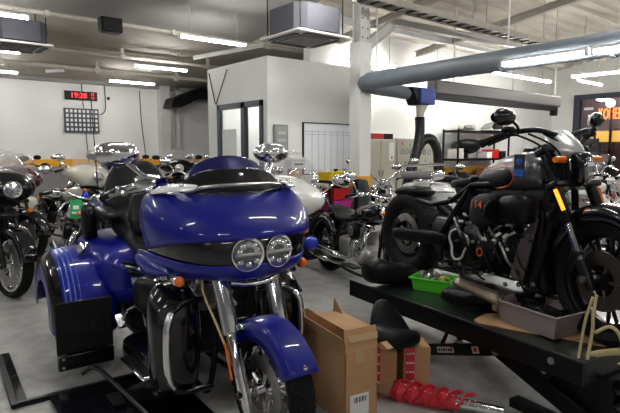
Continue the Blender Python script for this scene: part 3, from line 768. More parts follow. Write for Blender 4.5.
# ---------------------------------------------------------------- a whole cruiser or tourer from the same components
def make_bike(label, loc, deg, kind='cruiser', paint=M_bgloss, metal=M_chrome, block=M_bsatin, wb=1.60, fairing=None, bags=False, screen=None, seatm=M_leather,
              group='motorcycles parked in the workshop', stand=0.0, ind=M_amber, beacon=False, wheel_style='spoke', topbox=False, low=False, R1=.33, R2=.32, bars='high', mirrors=True, tail=True, name='motorcycle', w2=.15, z=0.0, fpaint=None, leg=None):
    fpaint = fpaint or paint; leg = leg or metal
    t = thing(name, label, 'motorcycle', (loc[0], loc[1], z), math.radians(deg), group, tilt=(math.radians(stand), 0, math.radians(deg)))
    n = 28 if low else 36
    make_wheel(t, 0, R1, .11, metal, wheel_style, 'front_wheel', True, n=n, tread=False)
    make_wheel(t, -wb, R2, w2, metal, wheel_style if wheel_style != 'spoke' else 'solid', 'rear_wheel', True, n=n, tread=False)
    make_fender(t, 0, R1, R1+.035, 10, 175, .075, .09, fpaint, 'front_fender', n=14)
    rf = make_fender(t, -wb, R2, R2+.05, 25, 175, w2/2+.035, .14, fpaint, 'rear_fender', n=14)
    make_frame(t, M_bsatin, -.36, .86, -.75, -wb, R2)
    make_fork(t, 0, R1, -.30, .92, .10, leg, leg, r=.023, split=.5)
    make_engine(t, -.76, .36, .95, block, block, metal, M_bsatin, detail=not low, pipe_to=-wb-.12, pipes=metal)
    make_tank(t, -.98, -.40, .74, .83, .145, paint, .105)
    make_seat(t, [(-.90, 0, .70, .07, .03, 2.5), (-.98, 0, .70, .11, .05, 2.5), (-1.12, 0, .68, .155, .05, 2.5), (-1.26, 0, .70, .15, .055, 2.5), (-1.34, 0, .76, .11, .05, 2.5), (-1.5, 0, .77, .11, .045, 2.5), (-1.62, 0, .77, .07, .03, 2.5)], seatm)
    if bars == 'high': bp = [(-.30, 0, .98), (-.31, .10, 1.02), (-.33, .22, 1.13), (-.40, .33, 1.14), (-.52, .41, 1.09)]
    else: bp = [(-.28, 0, .98), (-.28, .12, .99), (-.26, .26, 1.03), (-.32, .36, 1.02), (-.42, .42, 1.0)]
    make_bars(t, bp, metal)
    if mirrors:
        for s in (-1, 1): make_mirror(t, (bp[-1][0]+.12, s*bp[-2][1], bp[-2][2]+.02), (bp[-1][0]+.16, s*(bp[-1][1]+.05), bp[-1][2]+.20), metal, M_bsatin if metal != M_chrome else M_chrome)
    if fairing == 'bat':
        rows = []
        for zz, xn, w, xr in ((.93, .03, .13, -.02), (.97, .07, .21, -.08), (1.04, .10, .31, -.17), (1.12, .09, .375, -.24), (1.19, .04, .375, -.26), (1.245, -.03, .31, -.24), (1.265, -.08, .24, -.2)):
            row = []
            for k in range(-7, 8):
                q = k/7; a = abs(q)
                row.append((-.22+xn-(xn-xr)*(a**2.2), w*math.sin(q*PI/2)*(1 if a < 1 else 1), zz - (.02+.36*max(0, zz-.98))*a*a))
            rows.append(row)
        f = MB().grid(rows).build('fairing', paint, t, sub=1, solid=.012)
        rows = []
        for zz, xn, w in ((1.20, -.22, .30), (1.32, -.27, .27), (1.43, -.33, .21), (1.47, -.35, .13)):
            rows.append([(xn-.10*(k/6)**2, w*k/6, zz-.03*(k/6)**2) for k in range(-6, 7)])
        MB().grid(rows).build('windscreen', M_screen, t, sub=1, solid=.004)
        headlamp(t, -.10, 0, 1.06, .085)
    else:
        headlamp(t, -.12, 0, .97, .08, metal)
        if screen:
            rows = []
            for zz, xn, w in ((.98, -.16, .16), (1.10, -.22, .24), (1.25, -.29, .24), (1.38, -.35, .18)):
                rows.append([(xn-.08*(k/6)**2, w*k/6, zz) for k in range(-6, 7)])
            MB().grid(rows).build('windscreen', M_screen, t, sub=1, solid=.004)
    for s in (-1, 1): indicator(t, (-.10, s*.18, .86), ind, stalk=(-.2, s*.06, .88))
    if beacon:
        for s in (-1, 1):
            q = MB().lathe([(0, -.07), (.04, -.06), (.06, 0), (.06, .01)], (.0, s*.22, .78), axis='x', n=22).cyl((-.05, s*.2, .78), (-.2, s*.06, .88), .01, n=8).build('spot_light', M_chrome, t)
            MB().ell((.012, s*.22, .78), (.03, .055, .055), n=18, m=10).build('blue_lens', M_bluel, q)
    if bags:
        for s in (-1, 1):
            b = MB().body([(-wb-.42, s*.30, .55, .05, .10, 3), (-wb-.38, s*.30, .55, .09, .15, 3.5), (-wb-.10, s*.30, .55, .11, .17, 4), (-wb+.18, s*.29, .54, .10, .17, 3.5), (-wb+.26, s*.28, .53, .05, .11, 3)], 22).build('saddlebag', paint, t, sub=1)
            MB().tube([(-wb-.40, s*.412, .64), (-wb-.1, s*.415, .645), (-wb+.22, s*.395, .64)], .006, 6).build('lid_seam', M_dark, b)
            MB().tube(catmull([(-wb+.25, s*.17, .3), (-wb+.36, s*.34, .32), (-wb+.38, s*.35, .52), (-wb+.30, s*.2, .60)], 5), .014, 8).build('saddlebag_guard', metal, t)
        MB().tube(catmull([(-.42, -.10, .70), (-.40, -.32, .62), (-.40, -.36, .42), (-.42, -.30, .24), (-.44, -.1, .18)], 6), .017, 10).build('crash_bar', metal, t)
        MB().tube(catmull([(-.42, .10, .70), (-.40, .32, .62), (-.40, .36, .42), (-.42, .30, .24), (-.44, .1, .18)], 6), .017, 10).build('crash_bar', metal, t)
    if topbox:
        MB().body([(-wb-.45, 0, .92, .20, .10, 4), (-wb-.40, 0, .92, .25, .14, 4), (-wb+.0, 0, .92, .25, .14, 4), (-wb+.05, 0, .90, .20, .10, 4)], 22).build('top_box', paint, t, sub=1)
        MB().body([(-wb+.05, 0, .95, .18, .12, 3), (-wb+.12, 0, .93, .17, .11, 3)], 18).build('backrest', seatm, t, sub=1)
    if tail: MB().ell((-wb-R2-.02, 0, .60), (.03, .06, .035), n=14, m=8).build('tail_light', M_red, t)
    for s in (-1, 1): MB().box((-.62, s*.27, .27), (.26, .1, .02)).build('floorboard', M_bsatin, t, bevel=.006)
    MB().tube([(-.7, .18, .16), (-.72, .30, .02 - 0.0)], .012, 8).build('side_stand', M_bsatin, t)
    return t
# ================================================================== BLUE TRIKE (front axle at local origin)
TR = thing('trike_motorcycle', 'cobalt blue three wheeled touring motorcycle with twin headlights, nearest the viewer', 'motorcycle', (1.371, 1.99, 0), math.radians(-93.2))
make_wheel(TR, 0, .305, .135, M_chrome, 'blade', 'front_wheel', True, n=64, disc_sides=(-1, 1), spokes=10)
fd = make_fender(TR, 0, .305, .348, 30, 150, .086, .10, M_blue, 'front_fender', n=26, flare=.0, th=.007)
MB().ell((.288, .0, .505), (.012, .012, .012)).build('fender_bolt', M_chrome, fd)
# forks with fat chrome covers
for s in (-1, 1):
    A = Vector((-.02, s*.135, .305)); B = Vector((-.30, s*.15, .98)); d = (B-A).normalized()
    o = MB().tube([A-d*.09, A-d*.05, A+d*.02, A+d*.27, A+d*.29], .03, 22, rs=[.018, .028, .031, .030, .024]).build('fork_leg', M_chrome, TR)
    MB().tube([A+d*.28, A+d*.29, A+d*.60, A+d*.70], .043, 24, rs=[.034, .042, .044, .044]).build('fork_cover', M_chrome, o)
    MB().box(A+d*.16+Vector((-.0, s*.045, 0)), (.015, .01, .17), (0, math.atan2(d.x, d.z), 0)).build('amber_reflector', M_amber, o, bevel=.004)
    MB().box(A+Vector((-.09, s*-.02, .05)), (.06, .05, .12), (0, .2, 0)).build('brake_caliper', M_bsatin, o, bevel=.012)
    MB().tube(catmull([A+Vector((-.07, s*.02, .12)), A+Vector((-.15, s*.06, .3)), B+Vector((.02, s*.07, -.2)), B+Vector((.03, s*.03, -.05))], 6), .006, 6).build('brake_hose', M_strap if s < 0 else M_dark, o)
    MB().box((-.11, s*.075, .60), (.05, .07, .03), (0, -.3, 0)).build('fender_bracket', M_chrome, fd, bevel=.006)
MB().box((-.215, 0, .83), (.10, .30, .035), (0, -.40, 0)).build('fork_yoke', M_chrome, TR, bevel=.012)
MB().cyl((-.02, -.17, .305), (-.02, .17, .305), .022, n=18).build('axle', M_chrome, TR)
MB().box((-.10, -.135, .44), (.07, .03, .05), (0, .3, 0)).build('sensor_bracket', M_bsatin, TR, bevel=.008)

# fairing -----------------------------------------------------------------
NX = -.05     # nose
def frow(z, pts, droop=0.0):
    right = [(NX+p[0], -p[1], z + (p[2] if len(p) > 2 else 0)) for p in reversed(pts[1:])]
    left = [(NX+p[0], p[1], z + (p[2] if len(p) > 2 else 0)) for p in pts]
    return right + left
hood = [
 frow(1.268, [(-.30, 0, .012), (-.305, .10, .010), (-.33, .22, .006), (-.36, .31, .0), (-.43, .385, -.012), (-.50, .385, -.025), (-.55, .365, -.045)]),
 frow(1.245, [(-.215, 0, 0), (-.225, .11, 0), (-.26, .245, 0), (-.31, .345, -.003), (-.40, .425, -.012), (-.49, .42, -.03), (-.56, .40, -.06)]),
 frow(1.200, [(-.105, 0, 0), (-.115, .12, 0), (-.16, .265, 0), (-.235, .375, -.003), (-.36, .45, -.010), (-.48, .435, -.03), (-.57, .41, -.06)]),
 frow(1.130, [(-.03, 0, 0), (-.04, .13, 0), (-.085, .28, 0), (-.17, .39, -.005), (-.32, .458, -.015), (-.47, .442, -.03), (-.58, .41, -.05)]),
 frow(1.065, [(.010, 0, 0), (.002, .13, 0), (-.045, .275, 0), (-.135, .38, -.005), (-.29, .445, -.025), (-.45, .43, -.05), (-.57, .40, -.06)]),
 frow(1.030, [(.014, 0, 0), (.006, .13, 0), (-.043, .272, 0), (-.135, .37, -.01), (-.29, .425, -.045), (-.45, .415, -.08), (-.56, .385, -.085)]),
]
fa = MB().grid(hood).build('fairing', M_blue, TR, sub=2, solid=.02)
band = [
 frow(1.04, [(.002, 0), (-.006, .13), (-.055, .265), (-.145, .355), (-.28, .40, -.03), (-.44, .41, -.08), (-.58, .39, -.11)]),
 frow(.965, [(.012, 0), (.004, .13), (-.045, .262), (-.14, .34), (-.27, .385, -.02), (-.42, .395, -.05), (-.56, .375, -.08)]),
 frow(.90, [(-.00, 0), (-.008, .13), (-.06, .252), (-.15, .325), (-.28, .36, -.01), (-.42, .37, -.03), (-.56, .355, -.05)]),
]
MB().grid(band).build('headlight_band', M_bgloss, TR, sub=2, solid=.02)
chin = [
 frow(.915, [(.012, 0), (.002, .13), (-.05, .262), (-.14, .345, .01), (-.27, .395, .02), (-.44, .42, .03), (-.62, .42, .03)]),
 frow(.865, [(.006, 0), (-.004, .125), (-.055, .245), (-.15, .33), (-.28, .385, .005), (-.46, .42, .01), (-.64, .42, .01)]),
 frow(.825, [(-.04, 0), (-.05, .11), (-.10, .20), (-.19, .275), (-.31, .335, -.0), (-.48, .38, -.02), (-.66, .39, -.03)]),
]
MB().grid(chin).build('chin_fairing', M_blue, TR, sub=2, solid=.016)
# side sweep: blue panel with a black inlay behind the band
for s in (-1, 1):
    rows = []
    for x, zt, zb, y in ((-.24, .88, .85, .375), (-.36, .90, .82, .405), (-.48, .92, .80, .425), (-.58, .92, .82, .42), (-.66, .90, .84, .405)):
        rows.append([(NX+x, s*y, zt), (NX+x, s*(y+.018), (zt+zb)/2), (NX+x, s*(y-.01), zb)])
    MB().grid(rows).build('side_sweep', M_blue, TR, sub=2, solid=.014)
# headlights
for s in (-1, 1):
    o = MB().lathe([(.0, -.05), (.068, -.04), (.084, 0), (.088, .022), (.083, .028), (.079, .018)], (NX-.028, s*.084, .963), axis=(1, s*.16, -.02), n=40).build('headlight', M_bgloss, TR)
    c = Vector((NX-.012, s*.084, .963)); c2 = c
    rf = MB().lathe([(0, .0), (.03, -.012), (.055, -.006), (.081, .012)], c, axis=(1, s*.16, -.02), n=36).build('reflector', mat('reflector_silver', (.92, .92, .94), .35, .1), o)
    b = MB()
    for k in range(5):
        a = PI/2 + (k-2)*.62
        b.ell(c+Vector((.012, .047*math.cos(a), .046*math.sin(a))), (.014, .019, .016), n=14, m=8)
    for k in range(3): b.ell(c+Vector((.012, (k-1)*.042, -.048+abs(k-1)*.012)), (.014, .017, .014), n=14, m=8)
    b.each('lamp_element', mat('lamp_element', (.75, .75, .78), .12, .9), o)
    MB().box(c+Vector((.018, 0, 0)), (.018, .14, .014)).build('divider_bar', M_steel, o, bevel=.004)
    MB().lathe([(0, .034), (.045, .031), (.081, .018)], c, axis=(1, s*.16, -.02), n=36).build('clear_cover', mat('clear_cover', (.95, .95, .97), .02, alpha=.10), o)
# windscreen: dark blue tinted top over black base with a silver lip
rows = []
for z, xn, w, bow in ((1.20, -.235, .34, .10), (1.27, -.285, .285, .08), (1.33, -.33, .235, .06), (1.395, -.375, .19, .05), (1.425, -.395, .12, .02)):
    rows.append([(xn-bow*(k/8)**2, w*k/8, z-(.018 if z > 1.4 else .012)*(k/8)**2) for k in range(-8, 9)])
ws = MB().grid(rows).build('windscreen', M_bluedk, TR, sub=2, solid=.006)
rows = []
for z, xn, w, bow in ((1.245, -.20, .40, .24), (1.275, -.235, .35, .17), (1.32, -.272, .28, .10), (1.362, -.305, .22, .06)):
    rows.append([(xn-bow*(k/10)**2, w*k/10, z-(.05 if z < 1.27 else .03)*(k/10)**4) for k in range(-10, 11)])
MB().grid(rows).build('windscreen_base', M_bgloss, TR, sub=2, solid=.01)
lip = [(-.36, -.30, 1.228), (-.31, -.265, 1.243), (-.26, -.225, 1.268), (-.215, -.15, 1.278), (-.195, 0, 1.282)]
lip = lip + [(x, -y, z) for x, y, z in reversed(lip[:-1])]
MB().tube(catmull(lip, 6), .0085, 8).build('windscreen_trim', M_steel, TR)
MB().box((-.272, .0, 1.328), (.006, .022, .014), (0, -.6, 0)).build('badge', M_alu, TR, bevel=.002)
# side vents / running lights at the top corners of the fairing
for s in (-1, 1):
    rows = []
    for f, y, x, z, h in ((0, .245, -.275, 1.268, .030), (.25, .305, -.315, 1.270, .044), (.5, .355, -.365, 1.266, .046), (.75, .385, -.43, 1.256, .038), (1, .40, -.50, 1.238, .018)):
        rows.append([(x+.0, s*(y-.03), z+h*.55), (x+.03, s*(y+.005), z+.016), (x+.045, s*(y+.02), z-h*.35)])
    o = MB().grid(rows).build('running_light', mat('running_light_lens', (.80, .80, .82), .12, .2, coat=1), TR, sub=1, solid=.01)
    b = MB()
    for k in range(4): b.ell((-.30-.06*k, s*(.30+.033*k), 1.278-.008*k), (.016, .02, .012), n=12, m=8)
    b.each('lamp_element', M_chrome, o)
    indicator(TR, (-.24, s*.355, .835), M_amber, .028)
MB().tube([(-.15, -.13, .815), (-.14, -.07, .80), (-.135, 0, .795), (-.14, .07, .80), (-.15, .13, .815)], .014, 10).build('chin_trim', M_chrome, TR)

# handlebars and mirrors
hb = make_bars(TR, [(-.52, .0, 1.10), (-.52, .10, 1.12), (-.56, .24, 1.25), (-.66, .38, 1.27), (-.82, .47, 1.22), (-.92, .50, 1.19)], M_chrome, .13, .016, name='handlebar')
for s in (-1, 1):
    MB().body([(-.70, s*.36, 1.27, .04, .03, 2.4), (-.66, s*.36, 1.28, .055, .045, 2.4), (-.60, s*.33, 1.28, .05, .045, 2.4), (-.56, s*.31, 1.28, .03, .03, 2.4)], 16).build('brake_reservoir', M_chrome, TR)
    MB().tube(catmull([(-.60, s*.36, 1.27), (-.53, s*.37, 1.27), (-.50, s*.42, 1.255), (-.56, s*.50, 1.235), (-.66, s*.54, 1.22)], 5), .011, 8).build('lever', M_chrome, TR)
    o = MB().tube([(-.60, s*.34, 1.27), (-.64, s*.39, 1.33), (-.70, s*.455, 1.40)], .015, 10, rs=[.016, .013, .015]).build('mirror', M_chrome, TR)
    MB().body([(-.84, s*.48, 1.43, .05, .025, 2.3), (-.82, s*.48, 1.43, .105, .058, 2.4), (-.74, s*.475, 1.43, .115, .068, 2.4), (-.67, s*.465, 1.43, .095, .055, 2.2), (-.64, s*.46, 1.43, .045, .026, 2)], 24).build('mirror_shell', M_chrome, o, sub=1)
    MB().ell((-.842, s*.48, 1.43), (.006, .085, .04), n=20, m=8).build('mirror_glass', M_chrome, o)

# tank, seat, backrest
make_tank(TR, -1.12, -.55, .84, .96, .16, M_blue, .11)
st = make_seat(TR, [(-1.02, 0, .80, .06, .05, 2.5), (-1.10, 0, .79, .14, .08, 2.6), (-1.25, 0, .77, .20, .085, 2.8), (-1.40, 0, .79, .215, .09, 2.8), (-1.48, 0, .88, .22, .12, 2.8), (-1.60, 0, .93, .27, .13, 2.8), (-1.80, 0, .95, .25, .12, 2.6)])
MB().stack([(.84, -1.36, 0, .05, .19, 3), (.97, -1.41, 0, .055, .21, 3), (1.12, -1.45, 0, .045, .18, 3), (1.17, -1.46, 0, .02, .13, 3)], 20).build('rider_backrest', M_leather, TR, sub=1)
MB().stack([(.92, -1.78, 0, .06, .25, 3), (1.05, -1.81, 0, .085, .27, 3), (1.20, -1.85, 0, .08, .235, 3), (1.33, -1.88, 0, .055, .175, 3), (1.375, -1.89, 0, .02, .11, 3)], 24).build('passenger_backrest', M_leather, TR, sub=1)
for s in (-1, 1):
    MB().body([(-1.92, s*.27, .96, .05, .05, 3), (-1.8, s*.28, 1.0, .07, .055, 3), (-1.55, s*.285, 1.0, .065, .045, 3), (-1.46, s*.285, .99, .03, .02, 3)], 16).build('armrest', M_leather, TR, sub=1)
    sp = MB().body([(-1.86, s*.36, .93, .05, .13, 4), (-1.82, s*.36, .93, .06, .15, 4), (-1.70, s*.37, .92, .045, .11, 4)], 16).build('speaker_pod', M_bsatin, TR, sub=1)
# antenna and rear lights stem seen behind the seat
MB().tube([(-2.1, -.22, 1.1), (-2.16, -.23, 1.9)], .0045, 6).build('antenna', M_dark, TR)
for s in (-1, 1): MB().lathe([(0, -.04), (.035, -.03), (.045, 0), (.0, .015)], (-1.52, s*.47, .79), axis='x', n=18).build('chrome_vent', M_chrome, TR)

# rear body and fenders
body = MB().body([(-2.25, 0, .64, .30, .12, 3.5), (-2.18, 0, .64, .42, .20, 4), (-1.75, 0, .64, .45, .22, 4), (-1.40, 0, .61, .43, .22, 3.5), (-1.26, 0, .57, .36, .18, 3)], 26).build('rear_body', M_blue, TR, sub=2)
for s in (-1, 1):
    make_wheel(TR, -1.72, .31, .20, M_alu, 'blade', 'rear_wheel', True, y=s*.52, n=40, disc_sides=(-s,))
    rows = []
    prof = [(0.235, -.20), (0.295, -.045), (0.365, .005), (0.455, .022), (0.565, .02), (0.655, .0), (0.700, -.05), (0.713, -.12), (0.713, -.20)]
    for i in range(25):
        a = math.radians(-14 + 196*i/24)
        rows.append([(-1.72+(.415+dr)*math.cos(a)*1.02, s*yy, .345+(.415+dr)*math.sin(a)) for yy, dr in prof])
    rfd = MB().grid(rows).build('rear_fender', M_blue, TR, sub=1, solid=.012)
    # painted stripes following the arch
    def arch(yy, dr, a0=-2, a1=150, off=.004):
        return [(-1.72+(.415+dr+off)*math.cos(math.radians(a))*1.02, s*yy, .345+(.415+dr+off)*math.sin(math.radians(a))) for a in [a0+(a1-a0)*i/20 for i in range(21)]]
    for yy, dr, m, wd in ((0.575, .0185, M_stripe, .005), (0.603, .013, M_stripe, .005), (0.631, .006, M_stripe, .004), (0.545, .0205, M_stripe, .0025)):
        MB().tube(arch(yy, dr), wd, 6, flat=.25).build('painted_stripe', m, rfd)
    rows = []
    for i in range(21):
        a = math.radians(-4+160*i/20)
        rows.append([(-1.72+(.415+dr+.003)*math.cos(a)*1.02, s*yy, .345+(.415+dr+.003)*math.sin(a)) for yy, dr in ((0.653, .0), (0.678, -.026), (0.703, -.055), (0.713, -.10))])
    MB().grid(rows).build('black_edge', M_bgloss, rfd)
    # mud panel and its bracket in front of the rear tyre
    mp = MB().box((-1.262, s*.54, .345), (.02, .34, .33)).build('mud_panel', M_bmat, TR, bevel=.008)
    e = MB()
    for k, (yy, w_) in enumerate(((-.09, .02), (-.06, .012), (-.035, .02), (0, .03), (.035, .012), (.055, .02), (.09, .02))):
        e.box((-1.25, s*.535+yy, .34), (.006, w_, .07 if k % 2 else .045))
    e.box((-1.25, s*.535, .375), (.006, .19, .012)); e.box((-1.25, s*.535, .302), (.006, .21, .010))
    e.build('embossed_emblem', mat('emboss_black', (.008, .008, .008), .35), mp)
    br = MB().box((-1.28, s*.535, .12), (.05, .34, .10)).build('step_bracket', M_bgloss, TR, bevel=.01)
    MB().ell((-1.252, s*.535-.14, .15), (.006, .010, .010)).ell((-1.252, s*.535-.14, .095), (.006, .010, .010)).each('bolt', M_steel, br)

MB().body([(-2.0, 0, .34, .20, .14, 4), (-1.9, 0, .34, .24, .18, 4), (-1.3, 0, .34, .24, .18, 4), (-1.15, 0, .34, .20, .14, 4)], 20).build('chassis', M_bsatin, TR)
# engine, leg shields, guards, boards
make_engine(TR, -.80, .42, 1.05, M_bsatin, M_alu, M_chrome, M_bgloss, pipes=None)
for k in range(2):
    MB().tube(catmull([(-.70+.02*k, -.10, .68-.02*k), (-.62-.2*k, -.20, .62), (-.60-.2*k, -.23, .45), (-.7-.2*k, -.24, .26), (-1.1, -.26, .22-.0*k)], 6), .024, 12).build('exhaust_pipe', M_chrome, TR)
make_frame(TR, M_bsatin, -.40, .90, -.80, -1.5, .32)
for s in (-1, 1):
    ls = MB().stack([(.17, -.46, s*.31, .04, .10, 3), (.22, -.44, s*.315, .075, .125, 3.2), (.50, -.42, s*.315, .085, .135, 3.2), (.66, -.43, s*.315, .09, .135, 3), (.745, -.46, s*.31, .075, .11, 2.6), (.79, -.48, s*.30, .04, .06, 2.2)], 24).build('leg_shield', M_bgloss, TR, sub=1)
    indicator(ls, (-.40, s*.30, .805), M_amber, .030)
    g = MB().tube(catmull([(-.40, s*.16, .68), (-.36, s*.30, .68), (-.335, s*.38, .62), (-.33, s*.395, .48), (-.335, s*.385, .34), (-.35, s*.32, .235), (-.40, s*.12, .20)], 6), .0165, 14).build('crash_bar', M_bgloss, TR)
    MB().tube(catmull([(-.34, s*.36, .65), (-.318, s*.388, .60), (-.31, s*.398, .46), (-.318, s*.388, .34), (-.33, s*.36, .28)], 5), .020, 12).build('bar_pad', M_chrome, g)
    fb = MB().box((-.86, s*.34, .20), (.42, .15, .022), (0, -.04, 0)).build('floorboard', M_chrome, TR, bevel=.01)
    MB().box((-.86, s*.34, .214), (.38, .12, .008), (0, -.04, 0)).build('rubber_mat', M_bmat, fb, bevel=.003)
    MB().tube([(-.50, s*.2, .27), (-.44, s*.33, .30), (-.42, s*.36, .34)], .010, 8).build('foot_peg', M_chrome, TR)
    MB().tube(catmull([(-.95, s*.16, .55), (-1.05, s*.33, .50), (-1.12, s*.36, .44), (-1.16, s*.38, .36)], 5), .011, 8).build('passenger_peg', M_chrome, TR)
    MB().box((-1.15, s*.38, .40), (.11, .05, .03), (.2, .5, 0)).build('peg_pad', M_chrome, TR, bevel=.01)
for s in (-1, 1):
    MB().body([(-1.28, s*.24, .20, .06, .06, 4), (-1.2, s*.26, .20, .10, .08, 4), (-.60, s*.26, .19, .09, .07, 4), (-.52, s*.24, .19, .06, .05, 4)], 18).build('running_board', M_bgloss, TR)
    MB().body([(-1.30, s*.16, .42, .05, .12, 3), (-1.15, s*.17, .46, .08, .18, 3), (-.95, s*.17, .46, .07, .16, 3), (-.85, s*.15, .42, .04, .10, 3)], 18).build('battery_cover', M_bgloss, TR, sub=1)
MB().cyl((-.60, -.17, .30), (-.60, -.22, .30), .05, n=24).build('oil_filter', M_chrome, TR)
# engine bay: pipes, hoses and brackets under the seat on the side we see
random.seed(3)
for k in range(12):
    x = -.72-.055*k; z = .60+.12*random.random()
    MB().tube(catmull([(x, -.16, z), (x-.03, -.23-.05*random.random(), z+.04), (x-.10, -.20, z-.06*random.random()), (x-.12, -.15, z-.12)], 5), .006+.006*random.random(), 8).build('engine_hose', random.choice([M_bsatin, M_chrome, M_dark, M_steel]), TR)
for k in range(8):
    MB().box((-.70-.09*k, -.20-.03*random.random(), .52+.18*random.random()), (.05, .03, .04), (.3*k, .2*k, .1)).build('engine_bracket_or_glint', random.choice([M_chrome, M_bsatin, M_alu]), TR, bevel=.006)
b = MB().body([(-.72, -.24, .60, .03, .06, 2.5), (-.80, -.27, .62, .06, .11, 2.6), (-.98, -.29, .60, .07, .12, 2.6), (-1.12, -.27, .56, .04, .08, 2.4)], 18).build('side_cover', M_bsatin, TR, sub=1)
for o in list(TR.children):
    vs = [v.co.x for v in o.data.vertices] if o.type == 'MESH' and len(o.data.vertices) else [0]
    if max(vs) < -1.12 or o.name.split('.')[0] in ('seat', 'rider_backrest'): o.location.x -= .11
# low platform it stands on
t = thing('trike_platform', 'low black steel platform under the blue trike', 'platform', (1.371, 1.99, 0), math.radians(-93.2))
MB().lohi((-2.1, -.96, 0.0), (-1.2, -.90, .012)).build('plate', M_bgloss, t, bevel=.003)
MB().prism([(-1.95, .012), (-1.15, .012), (-1.15, .035), (-1.95, .05)], 'xz', -.99, -.955).build('side_rail', M_bsatin, t, bevel=.003)
MB().lohi((-1.20, -.98, .0), (-1.17, -.2, .03)).build('cross_rail', M_bsatin, t, bevel=.003)
MB().lohi((-1.16, -.80, 0.0), (-.25, -.10, .03)).build('front_ramp', M_bgloss, t, bevel=.005)
MB().tube(catmull([(-1.2, -.60, .10), (-1.1, -.55, .16), (-.9, -.5, .13), (-.55, -.42, .06)], 6), .014, 8).build('tie_bar', M_bgloss, t)
MB().box((-.86, -.50, .047), (.16, .07, .012)).build('grip_plate', M_bmat, t, bevel=.003)

# ================================================================== MATT BLACK POWER CRUISER ON THE LIFT
TH = .46
LB = thing('power_cruiser', 'gunmetal and black power cruiser raised on the lift table', 'motorcycle', (2.862, 1.036, TH), math.radians(-103.2))
WB = 1.67
make_wheel(LB, 0, .33, .13, M_bsatin, 'blade', 'front_wheel', True, n=56, disc_sides=(-1, 1), disc_r=.62, disc_m=mat('bronze_disc', (.07, .06, .05), .4, .7))
make_wheel(LB, -WB, .335, .24, M_bsatin, 'blade', 'rear_wheel', True, n=56, disc_sides=(-1,), disc_r=.86)
make_fender(LB, 0, .34, .385, 20, 165, .082, .09, M_bgloss, 'front_fender', n=22)
for s in (-1, 1):
    A = Vector((-.02, s*.115, .34)); B = Vector((-.41, s*.115, 1.06)); d = (B-A).normalized()
    o = MB().tube([A-d*.06, A, A+d*.10], .032, 18, rs=[.022, .03, .03]).build('fork_leg', M_bsatin, LB)
    MB().cyl(A+d*.10, A+d*.32, .021, n=16).build('chrome_slider', M_chrome, o)
    MB().tube([A+d*.30, A+d*.31, A+d*.76], .029, 20, rs=[.024, .030, .030]).build('upper_tube', M_bsatin, o)
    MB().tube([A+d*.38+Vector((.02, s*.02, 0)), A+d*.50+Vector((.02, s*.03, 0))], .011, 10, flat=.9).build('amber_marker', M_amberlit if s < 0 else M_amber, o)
    MB().box(A+Vector((-.09, 0, .08)), (.06, .05, .13), (0, .4, 0)).build('brake_caliper', M_bsatin, o, bevel=.012)
for zz, xx in ((.80, -.265), (.98, -.362)):
    MB().box((xx, 0, zz), (.09, .31, .04), (0, -.42, 0)).build('fork_yoke', M_bsatin, LB, bevel=.012)
MB().cyl((-.02, -.15, .34), (-.02, .15, .34), .018, n=16).build('axle', M_steel, LB)
# speed screen / headlight cowl
rows = []
for x, z, w, h in ((-.20, .965, .045, .035), (-.215, .99, .075, .06), (-.25, 1.03, .092, .075), (-.30, 1.068, .098, .07), (-.345, 1.095, .088, .05), (-.37, 1.105, .07, .035)):
    rows.append([(x-.07*abs(math.sin(a))**2, w*math.sin(a), z - h*(1-math.cos(a))*.75) for a in [(-90+180*k/12)*PI/180*1.12 for k in range(13)]])
cw = MB().grid(rows).build('headlight_cowl', mat('cowl_silver', (.50, .50, .505), .30, .6, coat=.3), LB, sub=2, solid=.010)
hl = MB().stack([(.79, -.225, 0, .03, .025, 2.5), (.82, -.22, 0, .045, .04, 3), (.90, -.21, 0, .052, .048, 3), (.96, -.22, 0, .05, .05, 3), (.985, -.235, 0, .04, .04, 2.5)], 22).build('headlight', M_bgloss, LB, sub=1)
MB().ell((-.168, 0, .885), (.018, .030, .068), n=20, m=12).build('lens', mat('dark_lens', (.35, .35, .37), .1, .9), hl)
MB().box((-.150, 0, .915), (.006, .034, .018)).box((-.153, 0, .865), (.006, .03, .014)).each('lamp_bar', M_paper, hl)
for s in (-1, 1):
    o = MB().cyl((-.27, s*.07, .93), (-.26, s*.14, .94), .010, n=10).build('turn_signal', M_bsatin, LB)
    MB().tube([(-.26, s*.11, .94), (-.255, s*.18, .94)], .020, 12, rs=[.021, .017]).build('lens', M_amber, o)
# bars and mirrors
make_bars(LB, [(-.36, .0, 1.06), (-.36, .08, 1.08), (-.38, .18, 1.10), (-.47, .28, 1.08), (-.58, .36, 1.03)], M_bsatin, .13, .015)
for s in (-1, 1):
    o = MB().tube(catmull([(-.42, s*.27, 1.09), (-.40, s*.31, 1.12), (-.41, s*.35, 1.155)], 5), .008, 8).build('mirror', M_bsatin, LB)
    mv = dict(rot=(0, 0, .15 if s < 0 else .72), piv=(-.42, s*.37, 1.165))
    MB().body([(-.46, s*.375, 1.165, .05, .025, 2.6), (-.445, s*.375, 1.167, .078, .052, 2.8), (-.405, s*.37, 1.167, .068, .045, 2.6), (-.385, s*.365, 1.165, .03, .015, 2)], 20).move(**mv).build('mirror_shell', M_bgloss, o, sub=1)
    MB().ell((-.465, s*.375, 1.165), (.004, .07, .033), n=18, m=8).move(**mv).build('mirror_glass', M_chrome, o)
    MB().body([(-.48, s*.30, 1.10, .018, .012, 3), (-.46, s*.295, 1.105, .024, .018, 3), (-.43, s*.285, 1.105, .018, .014, 3)], 14).build('brake_reservoir', M_bsatin, LB)
